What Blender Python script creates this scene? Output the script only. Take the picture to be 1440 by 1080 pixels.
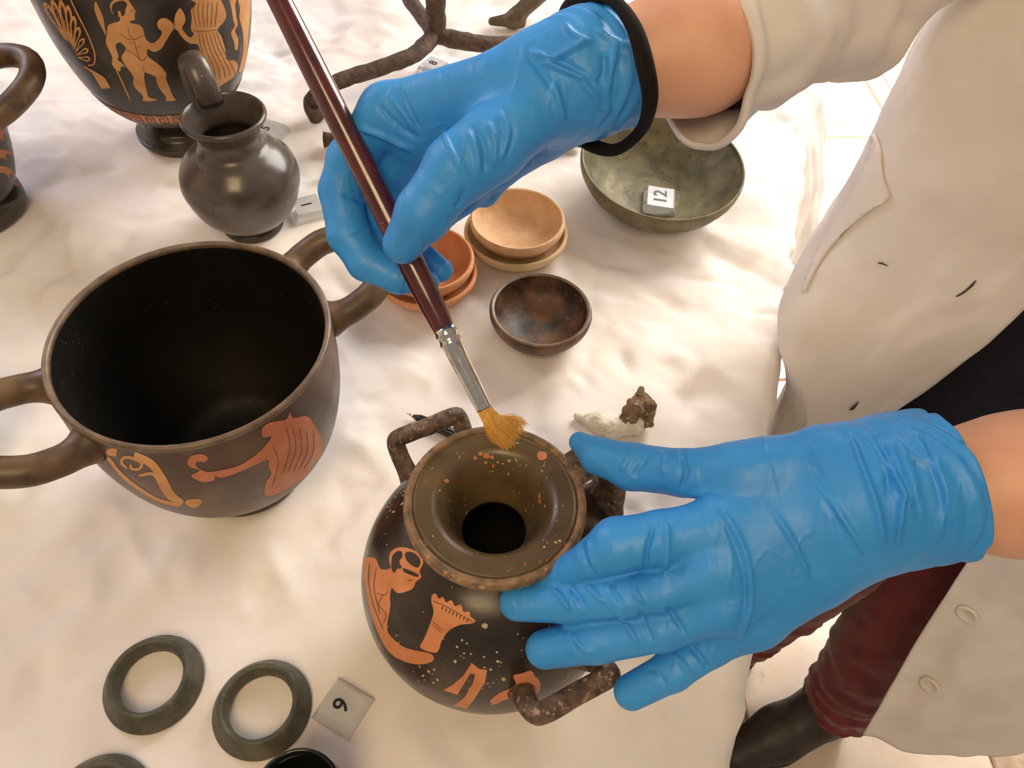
import bpy, bmesh, math, random
import numpy as np
from mathutils import Vector, Matrix, noise
from mathutils.bvhtree import BVHTree
from mathutils.geometry import delaunay_2d_cdt

for o in list(bpy.data.objects):
    bpy.data.objects.remove(o)
SC = bpy.context.scene
COL = SC.collection
random.seed(7)
RNG = np.random.default_rng(7)

# ------------------------------------------------------------------ camera, world, lights, exposure
T = 0.75                      # table top above the floor
CAM_H = T + 0.60
FPX = 1100.0                  # focal length in pixels of the 1440 wide frame
PITCH, ROLL = math.radians(52), math.radians(4)
_f = np.array([0, math.cos(PITCH), -math.sin(PITCH)])
_u0 = np.array([0, math.sin(PITCH), math.cos(PITCH)])
_r0 = np.array([1.0, 0, 0])
_r = _r0 * math.cos(ROLL) + _u0 * math.sin(ROLL)
_u = _u0 * math.cos(ROLL) - _r0 * math.sin(ROLL)
_c = np.array([0, 0, CAM_H])
cd = bpy.data.cameras.new('camera')
cd.sensor_width = 36
cd.lens = FPX / 1440 * 36
cd.clip_start = 0.01
cam = bpy.data.objects.new('camera', cd)
COL.objects.link(cam)
cam.matrix_world = Matrix(((_r[0], _u[0], -_f[0], _c[0]), (_r[1], _u[1], -_f[1], _c[1]),
                           (_r[2], _u[2], -_f[2], _c[2]), (0, 0, 0, 1)))
SC.camera = cam

wd = bpy.data.worlds.new('room_light')
SC.world = wd
wd.use_nodes = True
wd.node_tree.nodes['Background'].inputs[0].default_value = (1.0, 0.92, 0.84, 1)
wd.node_tree.nodes['Background'].inputs[1].default_value = 0.32


def light(name, kind, loc, target, energy, color, size=1.0, size_y=None, **kw):
    l = bpy.data.lights.new(name, kind)
    l.energy = energy
    l.color = color
    if kind == 'AREA':
        l.shape = 'RECTANGLE'
        l.size = size
        l.size_y = size_y or size
    for k, v in kw.items():
        setattr(l, k, v)
    o = bpy.data.objects.new(name, l)
    COL.objects.link(o)
    o.location = loc
    o.rotation_euler = (Vector(target) - Vector(loc)).to_track_quat('-Z', 'Y').to_euler()
    return o


light('window_daylight', 'AREA', (1.25, 2.25, 2.05), (0.0, 0.6, T), 92, (1.0, 0.95, 0.88), 1.5, 1.5)
light('cool_window_daylight', 'AREA', (-2.0, 1.6, 2.2), (-0.4, 0.7, T), 26, (0.80, 0.78, 1.0), 0.9, 1.2)
light('ceiling_lamp_warm', 'AREA', (-0.2, -0.9, 2.6), (-0.1, 0.3, T), 23, (1.0, 0.72, 0.38), 0.8, 0.8)
light('floor_sun_spot', 'SPOT', (1.9, 3.2, 2.6), (1.15, 1.75, 0.0), 1500, (1.0, 0.95, 0.84),
      spot_size=math.radians(40), spot_blend=0.7, shadow_soft_size=0.12)  # added spot lamp standing in for sunlight on the floor; no doorway exists

SC.view_settings.view_transform = 'Standard'
SC.view_settings.look = 'None'
SC.view_settings.exposure = -0.08
SC.view_settings.gamma = 1.0
SC.view_settings.use_curve_mapping = False


# ------------------------------------------------------------------ geometry helpers
def ray(px, py):
    return _f + _r * (px - 720) / FPX - _u * (py - 540) / FPX


def P(px, py, D):
    """world point seen at (px, py) at depth D along the camera axis"""
    return _c + ray(px, py) * D


def onz(px, py, h=0.0):
    """world point at height h above the table top seen at (px, py)"""
    d = ray(px, py)
    return _c + d * ((T + h - _c[2]) / d[2])


def toward(p):
    v = np.asarray(p) - _c
    return v / np.linalg.norm(v)


def project(p):
    v = np.asarray(p) - _c
    z = v @ _f
    return 720 + FPX * (v @ _r) / z, 540 - FPX * (v @ _u) / z


def cr(pts, n, closed=False):
    """Catmull-Rom resample of control points (any dimension)"""
    pts = np.asarray(pts, float)
    m = len(pts)
    if closed:
        q = np.vstack([pts[-1], pts, pts[0], pts[1]])
        seg = m
    else:
        q = np.vstack([2 * pts[0] - pts[1], pts, 2 * pts[-1] - pts[-2]])
        seg = m - 1
    t = np.linspace(0, seg, n, endpoint=not closed)
    i = np.minimum(t.astype(int), seg - 1)
    u = (t - i)[:, None]
    a, b, c, d = q[i], q[i + 1], q[i + 2], q[i + 3]
    return 0.5 * (2 * b + (c - a) * u + (2 * a - 5 * b + 4 * c - d) * u ** 2 + (3 * b - a - 3 * c + d) * u ** 3)


def mesh_obj(name, verts, faces, mat, parent=None, smooth=True, origin=None):
    """verts are world coordinates; the object sits at origin (its parent's location for parts)"""
    org = np.zeros(3)
    if parent is not None:
        org = np.array(parent['_org'])
    elif origin is not None:
        org = np.array(origin, float)
    me = bpy.data.meshes.new(name)
    me.from_pydata([tuple(map(float, v)) for v in (np.asarray(verts) - org)], [], [tuple(map(int, f)) for f in faces])
    me.validate()
    me.update()
    if smooth:
        me.polygons.foreach_set('use_smooth', [True] * len(me.polygons))
    if mat:
        for m_ in (mat if isinstance(mat, (list, tuple)) else [mat]):
            me.materials.append(m_)
    o = bpy.data.objects.new(name, me)
    COL.objects.link(o)
    o['_org'] = [float(x) for x in org]
    if parent is not None:
        o.parent = parent
    else:
        o.location = org
    return o


def tag(o, label, cat, group=None, kind=None):
    o['label'] = label
    o['category'] = cat
    if group:
        o['group'] = group
    if kind:
        o['kind'] = kind
    return o


def thing(name, loc, label, cat, group=None):
    o = bpy.data.objects.new(name, None)
    COL.objects.link(o)
    o.location = [float(x) for x in loc]
    o['_org'] = [float(x) for x in loc]
    o.empty_display_size = 0.02
    return tag(o, label, cat, group)


def lathe(prof, c, n=96, tilt=(0, 0), closed=False, wob=0.0, seed=0):
    """surface of revolution, prof = list of (r, z); c = base centre (world)"""
    prof = np.asarray(prof, float)
    a = np.linspace(0, 2 * math.pi, n, endpoint=False)
    r = prof[:, 0][:, None]
    w = 1 + wob * (np.sin(2 * a + seed) + 0.5 * np.sin(3 * a + seed * 2.1))[None, :]
    x = r * w * np.cos(a)[None]
    y = r * w * np.sin(a)[None]
    z = np.repeat(prof[:, 1][:, None], n, 1)
    v = np.stack([x, y, z], -1).reshape(-1, 3)
    tx, ty = tilt
    if tx or ty:
        v = v @ np.array((Matrix.Rotation(tx, 3, 'X') @ Matrix.Rotation(ty, 3, 'Y')).transposed())
    v = v + np.asarray(c)
    m = len(prof)
    f = []
    for i in range(m - 1 if not closed else m):
        k = (i + 1) % m
        for j in range(n):
            l = (j + 1) % n
            f.append((i * n + j, i * n + l, k * n + l, k * n + j))
    return v, f


def sprof(pts, n):
    """smooth a profile; a repeated point keeps a sharp corner"""
    out = []
    run = [pts[0]]
    for p in pts[1:]:
        if p == run[-1]:
            if len(run) > 1:
                out += list(map(tuple, cr(run, max(3, n * len(run) // len(pts)))))
            run = [p]
        else:
            run.append(p)
    if len(run) > 1:
        out += list(map(tuple, cr(run, max(3, n * len(run) // len(pts)))))
    return [(max(0.0, r), z) for r, z in out]


def sweep(path, rad, n=16, flat=None, caps=True, up=None, ripple=0.0, seed=0):
    """tube along path (k,3); rad scalar or list; flat=(a,b) multiplies the two cross axes"""
    path = np.asarray(path, float)
    k = len(path)
    rad = np.full(k, rad) if np.isscalar(rad) else np.asarray(rad, float)
    tan = np.gradient(path, axis=0)
    tan /= np.linalg.norm(tan, axis=1)[:, None]
    v0 = np.array(up if up is not None else (0.13, 0.21, 0.97), float)
    N = []
    prev = v0
    for t in tan:
        q = prev - t * (prev @ t)
        q /= np.linalg.norm(q)
        N.append(q)
        if up is None:
            prev = q
    N = np.array(N)
    B = np.cross(tan, N)
    fa, fb = flat or (1, 1)
    a = np.linspace(0, 2 * math.pi, n, endpoint=False)
    V = []
    for i in range(k):
        rr = rad[i] * np.ones(n)
        if ripple:
            rr = rr * np.array([1 + ripple * noise.noise(Vector((path[i] * 90 + seed + np.array([math.cos(q), math.sin(q), 0]) * 1.2).tolist())) for q in a])
        V.append(path[i] + np.outer(rr * np.cos(a) * fa, N[i]) + np.outer(rr * np.sin(a) * fb, B[i]))
    V = np.vstack(V)
    f = []
    for i in range(k - 1):
        for j in range(n):
            l = (j + 1) % n
            f.append((i * n + j, i * n + l, (i + 1) * n + l, (i + 1) * n + j))
    if caps:
        f.append(tuple(range(n))[::-1])
        f.append(tuple((k - 1) * n + j for j in range(n)))
    return V, f


def join(*vf):
    V, F, o = [], [], 0
    for v, f in vf:
        V.append(np.asarray(v))
        F += [tuple(i + o for i in q) for q in f]
        o += len(v)
    return np.vstack(V), F


# ---- signed distance modelling (limbs, gloves, soft lumps)
def seg(p, a, b, ra, rb):
    a = np.asarray(a, np.float32)
    b = np.asarray(b, np.float32)
    ab = b - a
    t = np.clip(((p - a) @ ab) / (ab @ ab + 1e-12), 0, 1)
    return np.linalg.norm(p - a - t[:, None] * ab, axis=1) - (ra + (rb - ra) * t)


def smin(a, b, k):
    h = np.clip(0.5 + 0.5 * (b - a) / k, 0, 1)
    return b * (1 - h) + a * h - k * h * (1 - h)


def sdf_mesh(fn, lo, hi, vox):
    lo = np.asarray(lo, float)
    K = 4
    nc = np.ceil((np.asarray(hi) - lo) / (vox * K)).astype(int) + 1
    g = np.stack(np.meshgrid(*[np.arange(n) for n in nc], indexing='ij'), -1).reshape(-1, 3)
    cc = fn((lo + (g + 0.5) * vox * K - vox * 0.5).astype(np.float32)).reshape(nc)
    near = np.abs(cc) < vox * K * 1.6
    n = nc * K
    F = np.where(cc < 0, -1.0, 1.0).repeat(K, 0).repeat(K, 1).repeat(K, 2).astype(np.float32)
    M = near.repeat(K, 0).repeat(K, 1).repeat(K, 2)
    idx = np.argwhere(M)
    F[M] = fn((lo + idx * vox).astype(np.float32))
    ins = F < 0
    cnt = sum(ins[i:n[0] - 1 + i, j:n[1] - 1 + j, k:n[2] - 1 + k].astype(np.int8)
              for i in (0, 1) for j in (0, 1) for k in (0, 1))
    act = (cnt > 0) & (cnt < 8)
    A = np.argwhere(act)
    vid = np.full(act.shape, -1)
    vid[act] = np.arange(len(A))
    acc = np.zeros((len(A), 3))
    num = np.zeros(len(A))
    for ax in range(3):
        o1, o2 = [x for x in range(3) if x != ax]
        for s in (0, 1):
            for t in (0, 1):
                off = np.zeros(3, int)
                off[o1], off[o2] = s, t
                q0 = A + off
                q1 = q0.copy()
                q1[:, ax] += 1
                f0 = F[tuple(q0.T)]
                f1 = F[tuple(q1.T)]
                m = (f0 < 0) != (f1 < 0)
                w = f0[m] / (f0[m] - f1[m])
                pt = q0[m].astype(float)
                pt[:, ax] += w
                acc[m] += pt
                num[m] += 1
    V = lo + acc / num[:, None] * vox
    faces = []
    for ax in range(3):
        o1, o2 = (ax + 1) % 3, (ax + 2) % 3
        sl0 = [slice(None)] * 3
        sl1 = [slice(None)] * 3
        sl0[ax] = slice(0, -1)
        sl1[ax] = slice(1, None)
        ch = ins[tuple(sl0)] != ins[tuple(sl1)]
        E_ = np.argwhere(ch)
        E_ = E_[(E_[:, o1] > 0) & (E_[:, o2] > 0) & (E_[:, o1] < n[o1] - 1) & (E_[:, o2] < n[o2] - 1)]
        d1 = np.zeros(3, int)
        d1[o1] = 1
        d2 = np.zeros(3, int)
        d2[o2] = 1
        q = np.stack([vid[tuple((E_ - d1 - d2).T)], vid[tuple((E_ - d2).T)], vid[tuple(E_.T)], vid[tuple((E_ - d1).T)]], 1)
        fl = ins[tuple(E_.T)]
        q[~fl] = q[~fl][:, ::-1]
        faces.append(q[(q >= 0).all(1)])
    faces = np.vstack(faces)
    N = None
    for _ in range(2):
        V, N = sdf_project(fn, V, vox)
    return V, faces, N


def sdf_project(fn, V, vox):
    e = vox * 0.5
    d = fn(V.astype(np.float32)).astype(float)
    G = np.stack([fn((V + np.eye(3)[i] * e).astype(np.float32)) - fn((V - np.eye(3)[i] * e).astype(np.float32)) for i in range(3)], 1).astype(float)
    L = np.linalg.norm(G, axis=1)[:, None] + 1e-9
    N = G / L
    step = np.clip(d, -vox * 0.6, vox * 0.6)
    return V - N * step[:, None], N


# ---- painting on vessels: shapes laid on the vessel surface as thin skins
def bvh_of(*objs):
    V, Fc, o = [], [], 0
    for ob in objs:
        org = np.array(ob['_org'])
        me = ob.data
        co = np.empty(len(me.vertices) * 3)
        me.vertices.foreach_get('co', co)
        V.append(co.reshape(-1, 3) + org)
        Fc += [tuple(i + o for i in p.vertices) for p in me.polygons]
        o += len(me.vertices)
    return BVHTree.FromPolygons([tuple(v) for v in np.vstack(V)], Fc)


def cast(bvh, px, py, off):
    d = Vector(ray(px, py)).normalized()
    h, nrm, _, _ = bvh.ray_cast(Vector(_c), d)
    if h is None:
        return None
    if nrm.dot(d) > 0:
        nrm = -nrm
    return np.array(h + nrm * off)


def paint(name, parent, bvh, items, mats, base_off=0.00025):
    """items: ('fill', pts, mat_index[, smooth]) or ('line', pts, width_px, mat_index); each later item lies a hair higher"""
    V, Fc, MI = [], [], []
    lv = {}
    for it in items:
        mi = it[2] if it[0] == 'fill' else it[3]
        off = base_off + (0.00022 if mi else 0) + 0.000012 * len(lv)
        lv[len(lv)] = 1
        if it[0] == 'fill':
            pts = np.asarray(it[1], float)
            if len(it) < 4 or it[3]:
                pts = cr(pts, len(pts) * 4, True)
            lo, hi = pts.min(0), pts.max(0)
            st = max(2.5, (hi - lo).max() / 40)
            gx, gy = np.meshgrid(np.arange(lo[0] + st / 2, hi[0], st), np.arange(lo[1] + st / 2, hi[1], st))
            allp = [Vector(p) for p in pts] + [Vector((a, b)) for a, b in zip(gx.ravel(), gy.ravel())]
            n = len(pts)
            res = delaunay_2d_cdt(allp, [], [list(range(n))], 1, 1e-4)
            v2, fs = res[0], res[2]
            pp = [cast(bvh, v.x, v.y, off) for v in v2]
            fs = [f for f in fs if len(f) >= 3]
        else:
            pts = np.asarray(it[1], float)
            L = np.linalg.norm(np.diff(pts, axis=0), axis=1).sum()
            q = cr(pts, max(4, int(L / 3) + 2)) if len(pts) > 2 else np.linspace(pts[0], pts[1], max(3, int(L / 4)))
            tn = np.gradient(q, axis=0)
            tn /= np.linalg.norm(tn, axis=1)[:, None] + 1e-9
            nn = np.stack([-tn[:, 1], tn[:, 0]], 1)
            w = it[2] / 2 * np.minimum(1, np.minimum(np.arange(len(q)) + 1.2, len(q) - np.arange(len(q)) + 0.2) / 2.5)
            A = q + nn * w[:, None]
            B = q - nn * w[:, None]
            pp = [cast(bvh, *a, off) for a in A] + [cast(bvh, *b, off) for b in B]
            k = len(q)
            fs = [(i, i + 1, k + i + 1, k + i) for i in range(k - 1)]
        base = len(V)
        ok = [p is not None for p in pp]
        V += [p if p is not None else np.zeros(3) for p in pp]
        for f in fs:
            if all(ok[i] for i in f):
                tri = [pp[i] for i in f]
                if max(np.linalg.norm(tri[0] - t) for t in tri[1:]) < 0.03:
                    Fc.append(tuple(base + i for i in f))
                    MI.append(mi)
    if not Fc:
        return None
    V = np.array(V)
    used = sorted({i for f in Fc for i in f})
    rm = {j: i for i, j in enumerate(used)}
    V = V[used]
    Fc = [tuple(rm[i] for i in f) for f in Fc]
    cen = np.array(_c)
    F2 = []
    for f in Fc:
        a, b, c = V[f[0]], V[f[1]], V[f[2]]
        F2.append(f if np.cross(b - a, c - a) @ (cen - a) > 0 else f[::-1])
    o = mesh_obj(name, V, F2, mats, parent)
    if len(o.data.polygons) == len(MI):
        o.data.polygons.foreach_set('material_index', MI)
    return o


# ------------------------------------------------------------------ materials
def srgb(r, g, b):
    f = lambda c: (c / 255 / 12.92) if c / 255 <= 0.04045 else ((c / 255 + 0.055) / 1.055) ** 2.4
    return (f(r), f(g), f(b), 1)


def mk(name, c1, c2=None, scale=20, rough=0.5, rough2=None, bump=0.0, bscale=60, metal=0, spec=0.5, coat=0, detail=4,
       lo=0.35, hi=0.65, spots=(), sheen=0, sss=0, trans=0, ior=1.5, stretch=None, wave=None, bdist=0.001, ridge=None):
    scale, bscale = scale * 2.0, bscale * 2.0
    spots = [(a * 2.2, b, c, d, e) for a, b, c, d, e in spots]
    m = bpy.data.materials.new(name)
    m.use_nodes = True
    nt = m.node_tree
    N, L = nt.nodes, nt.links
    b = N['Principled BSDF']
    tc = N.new('ShaderNodeTexCoord')
    vec = tc.outputs['Object']
    if stretch:
        mp = N.new('ShaderNodeMapping')
        mp.inputs['Scale'].default_value = stretch
        L.new(vec, mp.inputs[0])
        vec = mp.outputs[0]

    def nz(sc, det=4, rgh=0.55):
        n = N.new('ShaderNodeTexNoise')
        n.inputs['Scale'].default_value = sc
        n.inputs['Detail'].default_value = det
        n.inputs['Roughness'].default_value = rgh
        L.new(vec, n.inputs['Vector'])
        return n

    def ramp(inp, a, c, ca=(0, 0, 0, 1), cb=(1, 1, 1, 1)):
        r = N.new('ShaderNodeValToRGB')
        r.color_ramp.elements[0].position = a
        r.color_ramp.elements[1].position = c
        r.color_ramp.elements[0].color = ca
        r.color_ramp.elements[1].color = cb
        L.new(inp, r.inputs[0])
        return r

    col = None
    if c2:
        n = nz(scale, detail)
        r = ramp(n.outputs['Fac'], lo, hi, c1, c2)
        col = r.outputs[0]
    for (sc_, th, wid, cs, kind) in spots:
        if kind == 'v':
            n = N.new('ShaderNodeTexVoronoi')
            n.inputs['Scale'].default_value = sc_
            L.new(vec, n.inputs['Vector'])
            n2 = nz(sc_ * 0.22, 2)
            ad = N.new('ShaderNodeMath')
            ad.operation = 'MULTIPLY_ADD'
            L.new(n2.outputs['Fac'], ad.inputs[0])
            ad.inputs[1].default_value = 0.9
            L.new(n.outputs['Distance'], ad.inputs[2])
            r = ramp(ad.outputs[0], th, th + wid, (1, 1, 1, 1), (0, 0, 0, 1))
        else:
            n = nz(sc_, 6, 0.65)
            r = ramp(n.outputs['Fac'], th, th + wid)
        mx = N.new('ShaderNodeMix')
        mx.data_type = 'RGBA'
        L.new(r.outputs[0], mx.inputs[0])
        if col is None:
            mx.inputs[6].default_value = c1
        else:
            L.new(col, mx.inputs[6])
        mx.inputs[7].default_value = cs
        col = mx.outputs[2]
    if col is None:
        b.inputs['Base Color'].default_value = c1
    else:
        L.new(col, b.inputs['Base Color'])
    if rough2 is not None:
        n = nz(scale * 1.7)
        mr = N.new('ShaderNodeMapRange')
        L.new(n.outputs['Fac'], mr.inputs[0])
        mr.inputs[1].default_value = 0.3
        mr.inputs[2].default_value = 0.7
        mr.inputs[3].default_value = rough
        mr.inputs[4].default_value = rough2
        L.new(mr.outputs[0], b.inputs['Roughness'])
    else:
        b.inputs['Roughness'].default_value = rough
    b.inputs['Metallic'].default_value = metal
    b.inputs['Specular IOR Level'].default_value = spec
    b.inputs['Coat Weight'].default_value = coat
    b.inputs['Sheen Weight'].default_value = sheen
    b.inputs['Subsurface Weight'].default_value = sss
    b.inputs['Subsurface Radius'].default_value = (0.01, 0.004, 0.002)
    b.inputs['Transmission Weight'].default_value = trans
    b.inputs['IOR'].default_value = ior
    if bump:
        if wave:
            n = N.new('ShaderNodeTexWave')
            n.inputs['Scale'].default_value = bscale
            n.inputs['Distortion'].default_value = wave
            n.inputs['Detail'].default_value = 3
            L.new(vec, n.inputs['Vector'])
        else:
            n = nz(bscale, 6)
        bh = n.outputs['Fac']
        if ridge:
            # thin creases where a stretched noise crosses its middle value
            mp = N.new('ShaderNodeMapping')
            mp.inputs['Scale'].default_value = ridge[0]
            mp.inputs['Rotation'].default_value = (0, 0, ridge[1])
            L.new(tc.outputs['Object'], mp.inputs[0])
            n2 = N.new('ShaderNodeTexNoise')
            n2.inputs['Scale'].default_value = ridge[2]
            n2.inputs['Detail'].default_value = 2.0
            n2.inputs['Distortion'].default_value = 0.4
            L.new(mp.outputs[0], n2.inputs['Vector'])
            sb_ = N.new('ShaderNodeMath')
            sb_.operation = 'SUBTRACT'
            L.new(n2.outputs['Fac'], sb_.inputs[0])
            sb_.inputs[1].default_value = 0.5
            ab_ = N.new('ShaderNodeMath')
            ab_.operation = 'ABSOLUTE'
            L.new(sb_.outputs[0], ab_.inputs[0])
            rr_ = ramp(ab_.outputs[0], 0.0, 0.07, (1, 1, 1, 1), (0, 0, 0, 1))
            mm_ = N.new('ShaderNodeMath')
            mm_.operation = 'MULTIPLY_ADD'
            L.new(rr_.outputs[0], mm_.inputs[0])
            mm_.inputs[1].default_value = ridge[3]
            L.new(bh, mm_.inputs[2])
            bh = mm_.outputs[0]
        bp = N.new('ShaderNodeBump')
        bp.inputs['Strength'].default_value = bump
        bp.inputs['Distance'].default_value = bdist
        L.new(bh, bp.inputs['Height'])
        L.new(bp.outputs[0], b.inputs['Normal'])
    return m


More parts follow.
